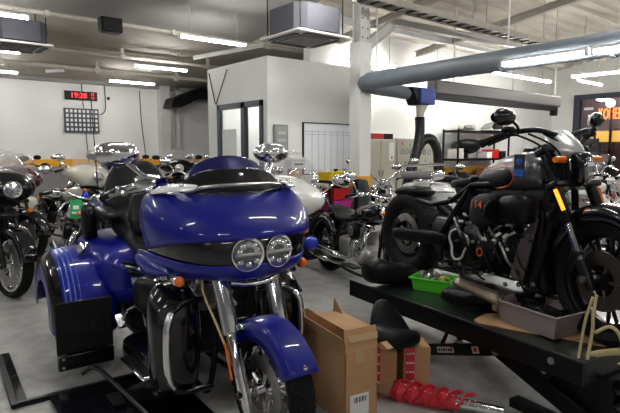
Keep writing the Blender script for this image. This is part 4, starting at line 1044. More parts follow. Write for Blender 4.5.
for k in range(4):
    MB().tube(catmull([(-.40, -.30+.1*k, 1.08), (-.28, -.2+.08*k, 1.00), (-.26, -.12+.06*k, .85), (-.34, -.08, .70)], 6), .006, 6).build('control_cable', M_dark, LB)
# tank with orange pinstripe and dark panel
STEER_END = len(LB.children)
tk = MB().body([(-1.10, 0, .775, .03, .02, 2.2), (-1.07, 0, .78, .06, .035, 2.4), (-.96, 0, .80, .11, .07, 2.5), (-.82, 0, .825, .155, .11, 2.6), (-.64, 0, .85, .175, .13, 2.6), (-.50, 0, .862, .165, .125, 2.6), (-.41, 0, .865, .12, .10, 2.6), (-.385, 0, .865, .05, .05, 2.4)], 28).build('fuel_tank', M_gun, LB, sub=2)
MB().lathe([(0, .02), (.035, .018), (.042, .0), (.042, -.03)], (-.62, 0, .982), axis='z', n=24).build('filler_cap', M_bsatin, tk)
for s in (-1, 1):
    pl = MB().body([(-1.0, s*.085, .785, .02, .012, 2.4), (-.94, s*.100, .79, .026, .030, 2.4), (-.80, s*.142, .808, .028, .05, 2.5), (-.65, s*.160, .825, .028, .06, 2.5), (-.58, s*.160, .83, .024, .05, 2.4), (-.555, s*.154, .83, .015, .02, 2.2)], 20).build('dark_tank_panel', M_bsatin, tk, sub=2)
    MB().tube(catmull([(-.96, s*.125, .826), (-.86, s*.160, .862), (-.74, s*.182, .886), (-.63, s*.190, .895), (-.55, s*.187, .87), (-.535, s*.184, .825), (-.57, s*.186, .78), (-.68, s*.180, .755)], 6), .0030, 6).build('orange_pinstripe', M_redorange, tk)
# hanging tag
tg = MB().box((-.45, -.21, .90), (.062, .004, .13), (0, 0, .5)).build('hang_tag', M_ink, LB, smooth=False)
MB().box((-.448, -.2135, .862), (.058, .004, .04), (0, 0, .5)).build('blue_strip', M_blab, tg, smooth=False)
MB().ell((-.448, -.2135, .925), (.017, .003, .020), (0, 0, .5), n=12, m=6).build('blue_emblem', M_blab, tg)
MB().tube([(-.45, -.21, .96), (-.42, -.20, 1.08)], .002, 5).build('tag_string', M_paper, tg)
# frame and swingarm
for s in (-1, 1):
    MB().tube([(-.30, s*.04, .80), (-.33, s*.10, .50), (-.38, s*.14, .17), (-.55, s*.16, .12), (-1.05, s*.16, .12), (-1.18, s*.15, .24)], .020, 12).build('frame_rail', M_bsatin, LB)
    MB().tube([(-.36, s*.05, .82), (-.95, s*.10, .76), (-1.12, s*.12, .64), (-1.30, s*.14, .60), (-1.45, s*.15, .62)], .018, 12).build('seat_rail', M_bsatin, LB)
    MB().tube([(-.95, s*.12, .73), (-1.20, s*.14, .40), (-1.18, s*.15, .24)], .020, 12).build('seat_post', M_bsatin, LB)
    MB().body([(-WB-.07, s*.165, .335, .02, .03, 3), (-WB-.02, s*.165, .335, .028, .055, 3), (-WB+.22, s*.165, .355, .024, .05, 3), (-1.20, s*.15, .37, .03, .05, 3), (-1.12, s*.14, .37, .02, .04, 3)], 18).build('swingarm', M_bsatin, LB, sub=1)
MB().body([(-WB-.20, 0, .64, .07, .015, 3), (-WB-.15, 0, .66, .10, .03, 3), (-WB-.02, 0, .685, .105, .035, 3), (-WB+.12, 0, .67, .10, .035, 3), (-WB+.16, 0, .66, .06, .025, 3)], 20).build('rear_fender', M_bsatin, LB, sub=1)
MB().cyl((-.33, 0, .78), (-.38, 0, 1.05), .038, n=18).build('headstock', M_bsatin, LB)
MB().cyl((-1.10, 0, .46), (-1.36, 0, .58), .045, n=18).build('shock_absorber', M_bsatin, LB)
# engine
def steer(root, objs, deg, px):
    P = Matrix.Translation((px, 0, 0)); R = Matrix.Rotation(math.radians(deg), 4, 'Z')
    for o in objs: o.matrix_local = P @ R @ P.inverted() @ o.matrix_local
steer(LB, list(LB.children)[:STEER_END], -9, -.34)
MB().body([(-1.22, 0, .34, .10, .12, 4), (-1.15, 0, .36, .125, .17, 4), (-.60, 0, .36, .125, .17, 4), (-.50, 0, .34, .10, .13, 4)], 20).build('engine_casing', M_bsatin, LB)
MB().body([(-1.12, 0, .60, .06, .09, 3), (-.98, 0, .64, .075, .11, 3), (-.50, 0, .68, .075, .12, 3), (-.42, 0, .70, .06, .09, 3)], 18).build('intake_box', M_dark, LB)
eg = make_engine(LB, -.76, .37, 1.14, M_bsatin, M_bsatin, M_bsatin, M_bsatin, pipes=None, air_style='none')
ac = MB().body([(-.90, -.20, .60, .03, .05, 3), (-.87, -.21, .615, .06, .09, 3), (-.78, -.225, .63, .075, .105, 3), (-.68, -.225, .64, .075, .10, 3), (-.655, -.22, .64, .068, .088, 3)], 24).build('air_cleaner', M_bmat, LB, sub=1)
MB().body([(-.665, -.215, .64, .068, .086, 3.4), (-.56, -.215, .655, .066, .083, 3.4), (-.545, -.215, .656, .075, .092, 3.4), (-.50, -.215, .66, .075, .092, 3.4), (-.44, -.215, .66, .060, .075, 3.4), (-.43, -.215, .66, .03, .05, 3)], 24).build('intake_snout', M_bsatin, ac, sub=1)
text('114', .068, (-.775, -.3035, .665), (PI/2, 0, 0), M_redorange, ac, 'number', ext=.001)
MB().cyl((-.66, -.292, .64), (-.648, -.292, .64), .062, n=20).each('clamp_band', M_dark, ac)
ac.location.x += .08
# open cam chest gasket ring: irregular bright outline
pts = []
for k in range(20):
    a = 2*PI*k/20; r = .078*(1+.16*math.sin(3*a+.6)+.08*math.sin(5*a))
    pts.append((-1.00+r*1.05*math.cos(a), -.155, .365+r*1.30*math.sin(a)))
MB().tube(pts, .0085, 6, closed=True).build('gasket_face', M_steelp, LB)
MB().lathe([(0, -.125), (.075, -.125), (.085, -.145)], (-1.00, 0, .36), n=24).build('open_gear_case', M_dark, LB)
o = MB().lathe([(0, -.195), (.03, -.195), (.042, -.185), (.045, -.16)], (-.76, 0, .355), n=26).build('timer_cover', M_bsatin, LB)
MB().lathe([(.020, -.198), (.028, -.198), (.028, -.1935), (.020, -.1935)], (-.76, 0, .355), n=20, closed=True).build('red_ring', M_redorange, o)
random.seed(11)
for k in range(34):
    x = -1.15+.75*random.random(); z = .20+.36*random.random(); r = .005+.006*random.random()
    MB().cyl((x, -.135, z), (x, -.165-.012*random.random(), z), r, n=8).build('bolt', random.choice([M_steel, M_bsatin, M_chrome, M_bsatin]), LB)
for k in range(12):
    x = -1.1+.62*random.random(); z = .25+.4*random.random()
    MB().tube(catmull([(x, -.13, z), (x+.05, -.19, z+.03), (x+.1, -.18, z-.07), (x+.12, -.12, z-.12)], 5), .006+.005*random.random(), 7).build('engine_hose', random.choice([M_bsatin, M_dark, M_dark, M_steel]), LB)
for x, z in ((-.66, .50), (-.60, .42), (-.88, .48), (-.70, .45), (-.56, .52)):
    MB().tube([(x, -.14, z), (x+.03, -.17, z+.06), (x+.07, -.15, z+.09)], .009, 8).build('oil_line', M_steel, LB)
for k in range(16):  # small bright boxes added to imitate the highlights speckling the engine
    x = -.95+.42*random.random(); z = .38+.20*random.random()
    MB().box((x, -.165-.02*random.random(), z), (.012+.02*random.random(), .02, .012+.03*random.random()), (random.random(), random.random(), random.random())).build('engine_bracket_or_glint', random.choice([M_chrome, M_steelp, M_alu]), LB, bevel=.003)
for k in range(9):
    x = -1.18+.10*k; MB().lathe([(0, -.012), (.012, -.010), (.016, 0)], (x, -.155, .19+.02*(k % 3)), n=12).build('bolt', M_chrome if k % 2 else M_steel, LB)
# radiator shroud and belly spoiler in front of the engine
MB().stack([(.155, -.42, 0, .10, .12, 4), (.19, -.42, 0, .11, .13, 4), (.25, -.43, 0, .09, .125, 4), (.45, -.42, 0, .055, .125, 4), (.62, -.41, 0, .045, .11, 4), (.66, -.41, 0, .03, .09, 4)], 24).build('radiator_shroud', M_bsatin, LB, sub=1)
MB().prism([(-.56, .23), (-.46, .23), (-.375, .60), (-.395, .62), (-.50, .46)], 'xz', -.150, -.135).build('shroud_side_panel', mat('dark_taupe_panel', (.075, .062, .06), .4), LB, bevel=.004)
MB().prism([(-.56, .23), (-.46, .23), (-.375, .60), (-.395, .62), (-.50, .46)], 'xz', .135, .150).build('shroud_side_panel', mat('dark_taupe_panel', (.075, .062, .06), .4), LB, bevel=.004)
MB().box((-.70, 0, .115), (.62, .26, .05)).build('sump_guard', M_bsatin, LB, bevel=.015)
for s in (-1, 1): MB().tube([(-.34, s*.17, .22), (-.30, s*.27, .24)], .014, 10).build('foot_peg', M_bsatin, LB)
MB().body([(-1.20, .0, .75, .06, .03, 3), (-1.10, 0, .76, .10, .035, 3), (-1.0, 0, .78, .07, .03, 3)], 16).build('battery_tray', M_dark, LB)
# under-engine jack block so the rear wheel and frame are carried
MB().box((-.75, 0, .045), (.22, .2, .09)).build('support_block', M_dark, LB, bevel=.01)
# ================================================================== OTHER MOTORCYCLES
CA, SA = math.cos(CAMYAW), math.sin(CAMYAW)
def W(x, d):      # metres right of / ahead of the viewpoint -> hall axes
    return (x*CA - d*SA, x*SA + d*CA)
def ang(a): return a - 39.07
FRONT = {'front_wheel', 'front_fender', 'fork_leg', 'fork_yoke', 'axle', 'handlebar', 'mirror', 'headlight', 'turn_signal', 'spot_light'}
def bike(label, x, d, a, turn=0, **k):
    t = make_bike(label, W(x, d), ang(a), **k)
    if turn: steer(t, [c for c in t.children if c.name.split('.')[0] in FRONT], turn, -.28)
    return t
bike('cream white touring motorcycle with windscreen and blue spot lights, behind the blue trike seat', -3.12, 7.4, -38, paint=M_cream, fairing='bat', bags=True, beacon=True, fpaint=M_bgloss, stand=-9, metal=M_chrome, leg=M_bsatin, group='white police style tourers')
sg = bike('sand grey cruiser with a green tag, left of the blue trike', -2.04, 4.7, -60, turn=12, paint=M_sand, block=M_bsatin, bars='low', fpaint=M_bgloss, leg=M_bsatin, mirrors=False, stand=-6)
g = MB().box((-.08, -.17, .90), (.012, .10, .17), (0, 0, .2)).build('hang_tag', M_greentag, sg, smooth=False)
MB().box((-.072, -.17, .915), (.004, .05, .035), (0, 0, .2)).build('white_arrow', M_paper, g, smooth=False)
MB().box((-.072, -.17, .865), (.004, .065, .02), (0, 0, .2)).build('white_lettering', M_paper, g, smooth=False)
bike('dark red faired tourer behind the sand grey cruiser', -3.75, 6.62, -38, paint=M_maroon, fpaint=M_bgloss, fairing='bat', bags=True, turn=14, metal=M_bsatin, stand=-8)
bike('gloss black tourer with chrome engine guard at the left edge', -2.95, 5.02, -36, paint=M_bgloss, bags=True, fairing='bat', stand=-6, leg=M_bsatin, group='black motorcycles on the left')
bike('black faired tourer behind the cream one', -3.2, 8.7, -38, paint=M_bgloss, fairing='bat', bags=True, metal=M_bsatin, stand=-8, group='black motorcycles on the left')
far = [(-6.3, 11.0, -70, M_bgloss, 'far left black bike under the yellow band'), (-5.3, 11.4, -95, M_maroon, 'dark red bike in the row under the red clock'),
       (-4.3, 12.0, -80, M_bgloss, 'black bike in the far row right of the clock'), (-3.1, 13.0, -95, M_sand, 'grey bike in the far row before the pilaster'),
       (-2.75, 11.2, -60, M_bgloss, 'black bike in front of the pilaster'), (-2.0, 10.2, -85, M_white, 'white and black bike in front of the grey partition'),
       (-5.7, 9.3, -75, M_bgloss, 'black bike one row nearer than the far row, below the red clock')]
for i, (x, d, a, m, lab) in enumerate(far):
    bike(lab, x, d, a, turn=(-15, 10, 0, 18, -8)[i % 5], paint=m, low=True, screen=(i % 3 == 0), fairing='bat' if i in (4, 7) else None, bags=(i % 2 == 1), group='motorcycles in the far rows', metal=M_chrome if i % 2 else M_bsatin)
bike('black cruiser with round mirrors between the blue trike and the office door', -1.55, 7.3, -75, turn=10, paint=M_bgloss, low=True, group='motorcycles in front of the office door')
bike('dark green motorcycle close to the office door', -.85, 6.2, -88, turn=-15, paint=mat('dark_green_paint', (.01, .08, .05), .3, coat=.8), low=True, bars='low', group='motorcycles in front of the office door')
bike('white touring motorcycle with blue spot light, right behind the blue trike fairing', -.34, 3.95, -80, paint=M_white, stand=-10, leg=M_bsatin, fpaint=M_bgloss, fairing='bat', bags=False, beacon=True, group='white police style tourers')
mc = bike('black and chrome cruiser with solid rear wheel in the middle of the hall', 0.92, 4.78, -66, turn=-8, paint=M_bgloss, block=M_alu, wb=1.62, bars='low', w2=.20, R2=.33, wheel_style='blade')
MB().box((-.70, -.135, .80), (.09, .004, .03)).build('tank_badge', M_chrome, mc, smooth=False)
bike('chrome cruiser with white headlight, right of the white column', 1.12, 7.3, -78, turn=-12, paint=M_bgloss, group='motorcycles near the cream cabinets')
bike('black cruiser in front of the cream cabinet', 1.75, 7.6, -95, paint=M_bgloss, low=True, bars='low', group='motorcycles near the cream cabinets')
st = bike('silver touring motorcycle with chrome luggage rack behind the lifted cruiser', 3.05, 5.85, -14, paint=M_silver, bags=True, z=.34, fairing=None, mirrors=False)
rk = MB()
for s_ in (-1, 1):
    rk.tube(catmull([(-1.98, s_*.12, .92), (-1.7, s_*.13, .93), (-1.45, s_*.13, .93), (-1.35, s_*.14, .80)], 5), .012, 8)
for x_ in (-1.95, -1.8, -1.65, -1.5): rk.cyl((x_, -.12, .925), (x_, .12, .925), .009, n=8)
rk.each('luggage_rack', M_chrome, st)
MB().body([(-2.0, 0, .80, .14, .04, 4), (-1.9, 0, .81, .17, .05, 4), (-1.6, 0, .81, .17, .05, 4), (-1.5, 0, .80, .12, .04, 4)], 20).build('tail_bag', mat('grey_bag', (.12, .12, .12), .6), st, sub=1)
p = W(2.25, 6.05)
t = thing('low_lift', 'low dark lift under the silver touring motorcycle', 'lift table', (p[0], p[1], 0), math.radians(ang(-14)))
MB().box((0, 0, .315), (2.3, .62, .05)).build('deck', M_bsatin, t, bevel=.006)
MB().box((0, 0, .03), (1.9, .5, .06)).build('base_frame', M_dark, t, bevel=.005)
for s_ in (-1, 1):
    MB().tube([(-.7, s_*.2, .05), (.7, s_*.2, .29)], .025, 8).build('scissor_arm', M_dark, t); MB().tube([(.7, s_*.16, .05), (-.7, s_*.16, .29)], .025, 8).build('scissor_arm', M_dark, t)
bike('white sports tourer with red tank stripe near the shopfront window', 5.4, 10.3, 172, paint=M_white, screen=True, low=True, group='motorcycles by the shopfront window', bags=True)
bike('red motorcycle in front of the shopfront window', 7.0, 11.4, 165, paint=M_redp, low=True, group='motorcycles by the shopfront window', bags=True)
bike('black cruiser with red tail light seen behind the lifted cruiser fork', 4.1, 7.6, 8, paint=M_bgloss, low=True, group='motorcycles by the shopfront window', bags=True, mirrors=False)
bike('white bagged motorcycle seen between the fork legs', 5.4, 8.75, -6, paint=M_white, low=True, group='motorcycles by the shopfront window', bags=True, mirrors=False, bars='low')
bike('dark red cruiser at the right edge behind the lifted front wheel', 5.0, 6.0, 0, paint=M_redp, low=True, group='motorcycles by the shopfront window', mirrors=False, bars='low')

# ================================================================== LIFT TABLE AND WHAT LIES ON IT
LTA = math.radians(-97.1)
h = Vector((math.cos(LTA), math.sin(LTA), 0)); l = Vector((-math.sin(LTA), math.cos(LTA), 0))
corner = Vector((2.477, 1.015, 0))
LW, LL = .84, 1.86
org = corner - h*(LL/2) + l*(LW/2)
LT = thing('lift_table', 'long black hydraulic motorcycle lift table', 'lift table', org, LTA)
MB().lohi((-LL/2, -LW/2, TH-.012), (LL/2, LW/2, TH)).build('deck', mat('deck_green_black', (.012, .017, .014), .30, coat=.2), LT, bevel=.003)
MB().lohi((-LL/2+.004, -LW/2+.004, TH-.125), (LL/2-.004, -LW/2+.03, TH-.012)).build('side_skirt', M_bsatin, LT, bevel=.004)
MB().lohi((-LL/2+.004, LW/2-.03, TH-.125), (LL/2-.004, LW/2-.004, TH-.012)).build('side_skirt', M_bsatin, LT, bevel=.004)
MB().lohi((LL/2-.03, -LW/2+.03, TH-.125), (LL/2-.004, LW/2-.03, TH-.012)).build('end_skirt', M_bsatin, LT, bevel=.004)
MB().lohi((-LL/2+.004, -LW/2+.03, TH-.125), (-LL/2+.03, LW/2-.03, TH-.012)).build('end_skirt', M_bsatin, LT, bevel=.004)
MB().cyl((LL/2-.16, -LW/2+.002, TH-.05), (LL/2-.16, -LW/2-.006, TH-.05), .018, n=18).build('round_emblem', M_steel, LT)
ba = MB().lohi((.45, -.30, 0), (.98, -.22, .05)).lohi((.45, .22, 0), (.98, .30, .05)).lohi((.90, -.30, 0), (.98, .30, .05))
ba.build('base_frame', M_dark, LT, bevel=.004)
for s in (-1, 1):
    def arm(x0, z0, x1, z1, y, w=.09, m=M_bsatin):
        d = Vector((x1-x0, 0, z1-z0)).normalized(); n_ = Vector((-d.z, 0, d.x))*w/2
        P0, P1 = Vector((x0, 0, z0)), Vector((x1, 0, z1))
        poly = [(P0-n_), (P1-n_), (P1+n_), (P0+n_)]
        return MB().prism([(p.x, p.z) for p in poly], 'xz', y-.015, y+.015).build('scissor_arm', m, LT, bevel=.006)
    a1 = arm(-.45, .03, .50, .345, s*.27, .075)
    arm(.25, .30, .95, .05, s*.235, .10)
    if s < 0:
        la = MB().box((-.05, -.287, .163), (.145, .004, .036), (0, -.32, 0)).build('white_label', mat('label_pink_white', (.62, .50, .46), .5), a1, smooth=False)
        b = MB()
        for k, w_ in enumerate((.016, .010, .018, .008, .014, .012)): b.box((-.05-.050+.020*k, -.290, .163-.0166+.0066*k), (w_, .002, .018+.004*(k % 2)), (0, -.32, 0))
        b.build('printed_marks', M_ink, la, smooth=False)
        la = MB().box((.19, -.287, .242), (.05, .004, .042), (0, -.32, 0)).build('warning_label', mat('label_pink_white', (.62, .50, .46), .5), a1, smooth=False)
        MB().ell((.19, -.290, .242), (.014, .002, .014), n=10, m=6).build('printed_hand', M_redpl, la)
MB().cyl((.34, -.3, .28), (.34, .3, .28), .02, n=14).build('pivot_shaft', M_steel, LT)
MB().prism([(.36, .24), (.66, .13), (.92, .03), (.97, .15), (.95, .335), (.42, .335)], 'xz', -.20, .20).build('hydraulic_body', M_dark, LT, bevel=.01)
MB().cyl((.62, -.205, .26), (.62, -.245, .26), .05, n=24).build('roller_wheel', M_dark, LT)
MB().cyl((.62, -.246, .26), (.62, -.252, .26), .016, n=16).build('roller_hub', M_steel, LT)
for k in range(3): MB().ell((.99, -.16, .28-.085*k), (.05, .045, .045), n=18, m=10).build('rubber_buffer', M_bgloss, LT)
MB().tube([(-.12, -.25, .16), (-.02, -.27, TH-.11)], .013, 8).build('lock_strut', M_dark, LT)
MB().tube(catmull([(.0, -.29, .20), (.04, -.30, .235), (.10, -.30, .24), (.13, -.29, .22)], 5), .008, 8).build('air_line', M_dark, LT)
MB().tube([(-.12, .25, .16), (-.02, .27, TH-.11)], .013, 8).build('lock_strut', M_dark, LT)
MB().tube([(.50, -.26, .33), (.50, .26, .33)], .02, 10).build('top_roller', M_dark, LT)

def leather_pad(name, label, c, a, size, group=None, tilt=(0, 0)):
    t = thing(name, label, 'motorcycle seat', c, 0, group, tilt=(tilt[0], tilt[1], a))
    L, w, hh = size
    MB().body([(-L/2, 0, hh*.55, w*.22, hh*.25, 2.6), (-L*.45, 0, hh*.6, w*.40, hh*.42, 2.6), (-L*.25, 0, hh*.62, w*.5, hh*.5, 2.6), (0, 0, hh*.42, w*.48, hh*.38, 2.6), (L*.22, 0, hh*.40, w*.36, hh*.36, 2.6), (L*.40, 0, hh*.40, w*.22, hh*.32, 2.6), (L/2, 0, hh*.36, w*.10, hh*.18, 2.4)], 22).build('cushion', M_leather, t, sub=2)
    MB().tube(catmull([(-L*.44, -w*.40, hh*.52), (-L*.25, -w*.50, hh*.5), (0, -w*.475, hh*.36), (L*.22, -w*.355, hh*.34), (L*.42, -w*.2, hh*.34)], 6), .0035, 6).build('piping', M_bsatin, t)
    return t
p = W(.60, 3.76)
leather_pad('leather_saddle', 'black leather motorcycle seat on the far left end of the lift table', (p[0], p[1], TH+.0), math.radians(ang(20)), (.44, .27, .20), 'seats taken off the lifted cruiser')
# green tray with parts
p = W(.885, 3.63)
t = thing('green_tray', 'bright green plastic tray holding metal parts on the lift table', 'tray', (p[0], p[1], TH), math.radians(ang(-33)))
def tray(t, L, w, hh, m, th=.006):
    b = MB()
    def ring(z, gx, gy): return [(x, y, z) for x, y in ((-gx, -gy), (gx, -gy), (gx, gy), (-gx, gy))]
    b.loft([ring(0, L*.44, w*.42), ring(hh, L/2, w/2), ring(hh, L/2+.012, w/2+.012), ring(hh-.012, L/2+.012, w/2+.012), ring(hh-.012, L/2+.004, w/2+.004)], cap=False)
    b.loft([ring(.0, L*.44, w*.42), ring(.006, L*.44, w*.42)], cap=True)
    return b.build('shell', m, t, smooth=False, bevel=.003)
tray(t, .28, .19, .095, M_green)
def loose(name, label, cat, pos, m, parts, group, rz=0):
    t2 = thing(name, label, cat, pos, rz, group)
    for nm, mb, mm in parts: mb.build(nm, mm, t2)
    return t2
random.seed(5)
cx, cy = p
def off(dx, dy, a): return (cx+dx*math.cos(a)-dy*math.sin(a), cy+dx*math.sin(a)+dy*math.cos(a))
A_ = math.radians(ang(-33))
pp = off(-.03, 0, A_)
loose('carburettor', 'dull alloy engine part heaped in the green tray', 'engine part', (pp[0], pp[1], TH+.02), None, [
    ('housing', MB().ell((0, 0, .07), (.07, .05, .045)).cyl((-.05, 0, .09), (.06, .02, .10), .022), M_steel),
    ('flange', MB().cyl((.02, -.03, .08), (.03, -.05, .11), .03).box((-.05, .02, .10), (.05, .03, .03), (.3, .2, 0)), M_alu)], 'parts in the green tray')
pp = off(.07, .01, A_)
loose('wrapped_part', 'yellowish wrapped part in the right end of the green tray', 'engine part', (pp[0], pp[1], TH+.05), None, [('wrap', MB().ell((0, 0, .03), (.045, .04, .03), (0, .2, 0), 8, 5), mat('waxed_wrap', (.55, .45, .16), .5))], 'parts in the green tray')
for k, (dx, dy, lab) in enumerate(((-.09, .03, 'small bracket at the left end of the green tray'), (.01, .05, 'small cylinder at the back of the green tray'), (.02, -.05, 'round cap at the front of the green tray'))):
    pp = off(dx, dy, A_)
    loose('small_part', lab, 'engine part', (pp[0], pp[1], TH+.05), None, [('metal', [MB().box((0, 0, .02), (.04, .03, .04), (.3, .4, .2)), MB().cyl((0, 0, 0), (.03, .02, .06), .018), MB().lathe([(0, .03), (.025, .028), (.03, 0)], (0, 0, .02), axis='z')][k], [M_steel, M_alu, M_chrome][k])], 'parts in the green tray')
# seat pan + pad + curved heat shield
p = W(1.01, 3.22)
leather_pad('leather_saddle', 'black seat pan with a bronze pipe shield leaning on it, middle of the lift table', (p[0], p[1], TH), math.radians(ang(150)), (.36, .24, .15), 'seats taken off the lifted cruiser')
p = W(1.20, 3.42)
t = thing('side_cover', 'dark blue black upright cover panel behind the pipe shield', 'cover panel', (p[0], p[1], TH), math.radians(ang(30)))
MB().prism([(-.13, 0), (.14, 0), (.19, .11), (.10, .135), (-.04, .10)], 'xz', -.02, .02).build('panel', mat('navy_black', (.012, .014, .020), .4), t, bevel=.012)
p = W(.995, 3.02)
t = thing('pipe_shield', 'bronze coloured exhaust heat shield lying on the black seat pan', 'heat shield', (p[0], p[1], TH+.15), 0, None, tilt=(0, math.radians(14), math.radians(ang(-40))))
rows = []
for k in range(9):
    x = -.14+.28*k/8; r = .045+.012*(k/8)
    rows.append([(x, r*math.cos(a), r*math.sin(a)*.9) for a in [PI*j/10*1.1-.15 for j in range(11)]])
MB().grid(rows).build('shell', mat('heat_bronze', (.23, .19, .145), .3, .85, noise=.25, nscale=20), t, solid=.004)
MB().cyl((.12, 0, -.01), (.145, 0, -.01), .051, n=22).build('end_ring', M_steel, t)
# paper under the engine
p = W(1.18, 3.72)
t = tag(MB().box((0, 0, .002), (.34, .24, .003)).build('paper_sheet', M_paper, loc=(p[0], p[1], TH+.0), rot=(0, 0, math.radians(ang(-10)))), 'white sheet spread on the lift table below the engine', 'sheet')
p = W(1.47, 3.22)
t = thing('plastic_packet', 'crumpled clear white packet by the taupe tray', 'packet', (p[0], p[1], TH), math.radians(ang(25)))
MB().prism([(-.06, 0), (.06, 0), (.075, .05), (.02, .085), (-.05, .06)], 'xz', -.03, .03).build('film', M_paper, t, bevel=.01)
MB().box((.0, -.034, .03), (.05, .003, .03)).build('dark_print', M_ink, t, smooth=False)
# taupe tray
cx, cy = W(1.285, 2.82); A_ = math.radians(ang(-62))
t = thing('taupe_tray', 'grey brown plastic tray with black parts on the lift table', 'tray', (cx, cy, TH+.009), A_)
tray(t, .40, .27, .13, M_taupe)
for k, (dx, dy, lab) in enumerate(((-.07, .02, 'black moulded part standing in the left of the taupe tray'), (.05, .02, 'black folded cloth in the right of the taupe tray'), (-.01, -.03, 'black strap end in the front of the taupe tray'))):
    pp = off(dx, dy, A_)
    loose('black_part', lab, 'part', (pp[0], pp[1], TH+.018), None, [('body', [MB().prism([(-.06, 0), (.05, 0), (.06, .10), (.0, .085), (-.05, .10)], 'xz', -.03, .03), MB().prism([(-.06, 0), (.07, 0), (.09, .125), (.03, .10), (-.04, .11)], 'xz', -.035, .035), MB().tube(catmull([(-.05, 0, .02), (0, .02, .09), (.05, 0, .07)], 5), .012, 8)][k], M_bmat)], 'black parts in the taupe tray', A_)
# cardboard sheet
p = W(1.27, 2.80)
poly = [(-.34, -.05), (-.30, -.085), (-.1, -.10), (.1, -.095), (.33, -.105), (.38, -.06), (.36, .17), (-.2, .19), (-.31, .12), (-.33, .03)]
tag(MB().prism(poly, 'xy', 0, .006).build('cardboard_sheet', M_card2, loc=(p[0], p[1], TH+.001), rot=(0, 0, math.radians(ang(-32))), smooth=False), 'torn flat cardboard sheet under the taupe tray', 'cardboard')
# tie-down strap
t = thing('tie_down_strap', 'beige webbing strap looped from the fork of the lifted cruiser', 'strap', (0, 0, 0))
def wpt(x, d, z): q = W(x, d); return Vector((q[0], q[1], z))
def ribbon(pts, w, name, m, par, k=8):
    P = catmull(pts, k); rows = []
    side = Vector((math.cos(CAMYAW), math.sin(CAMYAW), 0))
    for i, q in enumerate(P):
        tt = (P[min(i+1, len(P)-1)]-P[max(i-1, 0)]).normalized()
        sd = tt.cross(Vector((-SA, CA, 0)) ) 
        sd = sd.normalized() if sd.length > 1e-4 else side
        rows.append([q-sd*w/2, q+sd*w/2])
    return MB().grid(rows).build(name, m, par, solid=.003)
ribbon([wpt(1.30, 2.33, .78), wpt(1.275, 2.34, .66), wpt(1.27, 2.37, .47)], .013, 'strap_run', M_strap, t)
ribbon([wpt(1.315, 2.33, .79), wpt(1.30, 2.32, .70), wpt(1.30, 2.32, .62), wpt(1.29, 2.33, .48)], .015, 'strap_run', M_strap, t)
ribbon([wpt(1.30, 2.30, .62), wpt(1.36, 2.28, .655), wpt(1.41, 2.28, .60), wpt(1.425, 2.28, .50), wpt(1.42, 2.30, .47)], .016, 'strap_loop', M_strap, t)
ribbon([wpt(1.35, 2.42, .465), wpt(1.45, 2.40, .49), wpt(1.60, 2.42, .475)], .035, 'strap_tail', M_strap, t)

# ================================================================== FLOOR THINGS
# cardboard box standing open between the trike and the lift
bx = Vector((*W(.185, 2.60), 0)); ba = math.radians(ang(-61))       # long axis towards the viewer-right
BX = thing('cardboard_box', 'tall open brown cardboard box beside the blue front wheel', 'box', bx, ba)
# local: x along the long side (towards the viewer), y to the left of it (away to the right)
LB_, WB_, HB_ = .78, .205, .40
b = MB().lohi((-LB_, 0, 0), (0, .006, HB_)).lohi((-LB_, WB_-.006, 0), (0, WB_, HB_)).lohi((-LB_, 0, 0), (-LB_+.006, WB_, HB_)).lohi((-.006, 0, 0), (0, WB_, HB_)).lohi((-LB_, 0, 0), (0, WB_, .006))
b.build('carton', M_card, BX, smooth=False)
def flap(p, name='flap', m=M_card2): return MB().prism(p, 'xz', 0, .005).build(name, m, BX, smooth=False)
MB().loft([[(-LB_, -.001, HB_), (0.0, -.001, HB_), (0.0, -.006, HB_), (-LB_, -.006, HB_)], [(-LB_-.01, -.035, HB_+.10), (.035, -.045, HB_+.10), (.035, -.05, HB_+.10), (-LB_-.01, -.04, HB_+.10)]]).build('long_flap', M_card2, BX, smooth=False)
MB().loft([[(-.001, 0, HB_), (-.001, WB_, HB_), (-.006, WB_, HB_), (-.006, 0, HB_)], [(-.02, .0, HB_+.115), (-.02, WB_, HB_+.115), (-.025, WB_, HB_+.115), (-.025, 0, HB_+.115)]]).build('front_flap', M_card, BX, smooth=False)
MB().loft([[(-.03, WB_, HB_+.09), (-.38, WB_, HB_+.09), (-.38, .02, HB_+.105), (-.03, .02, HB_+.105)], [(-.03, WB_, HB_+.095), (-.38, WB_, HB_+.095), (-.38, .02, HB_+.11), (-.03, .02, HB_+.11)]]).build('top_flap', M_card2, BX, smooth=False)
MB().prism([(-.42, HB_), (-.18, HB_), (-.40, HB_+.17)], 'xz', WB_-.03, WB_-.025).build('torn_flap', M_card, BX, smooth=False)
MB().prism([(-.05, HB_-.01), (.0, HB_-.02), (.06, HB_-.0), (-.0, HB_+.02)], 'xz', WB_+.02, WB_+.06).build('torn_flap', M_card2, BX, smooth=False)
MB().lohi((0.0, .06, HB_-.07), (.0015, .115, HB_)).build('tape_strip', M_tape, BX, smooth=False)
MB().loft([[(-.0005, .02, HB_+.05), (-.0005, WB_, HB_+.05), (-.003, WB_, HB_+.05), (-.003, .02, HB_+.05)], [(-.007, .02, HB_+.085), (-.007, WB_, HB_+.085), (-.01, WB_, HB_+.085), (-.01, .02, HB_+.085)]]).build('tape_strip', M_tape, BX, smooth=False)
la = MB().lohi((0.0, .03, HB_-.36), (.0015, .15, HB_-.24)).build('shipping_label', M_paper, BX, smooth=False)
b = MB()
for k, w_ in enumerate((.004, .007, .003, .006, .004, .008, .003, .005)): b.lohi((.0015, .055+.010*k, HB_-.285), (.0022, .055+.010*k+w_, HB_-.255))
b.build('barcode', M_ink, la, smooth=False)
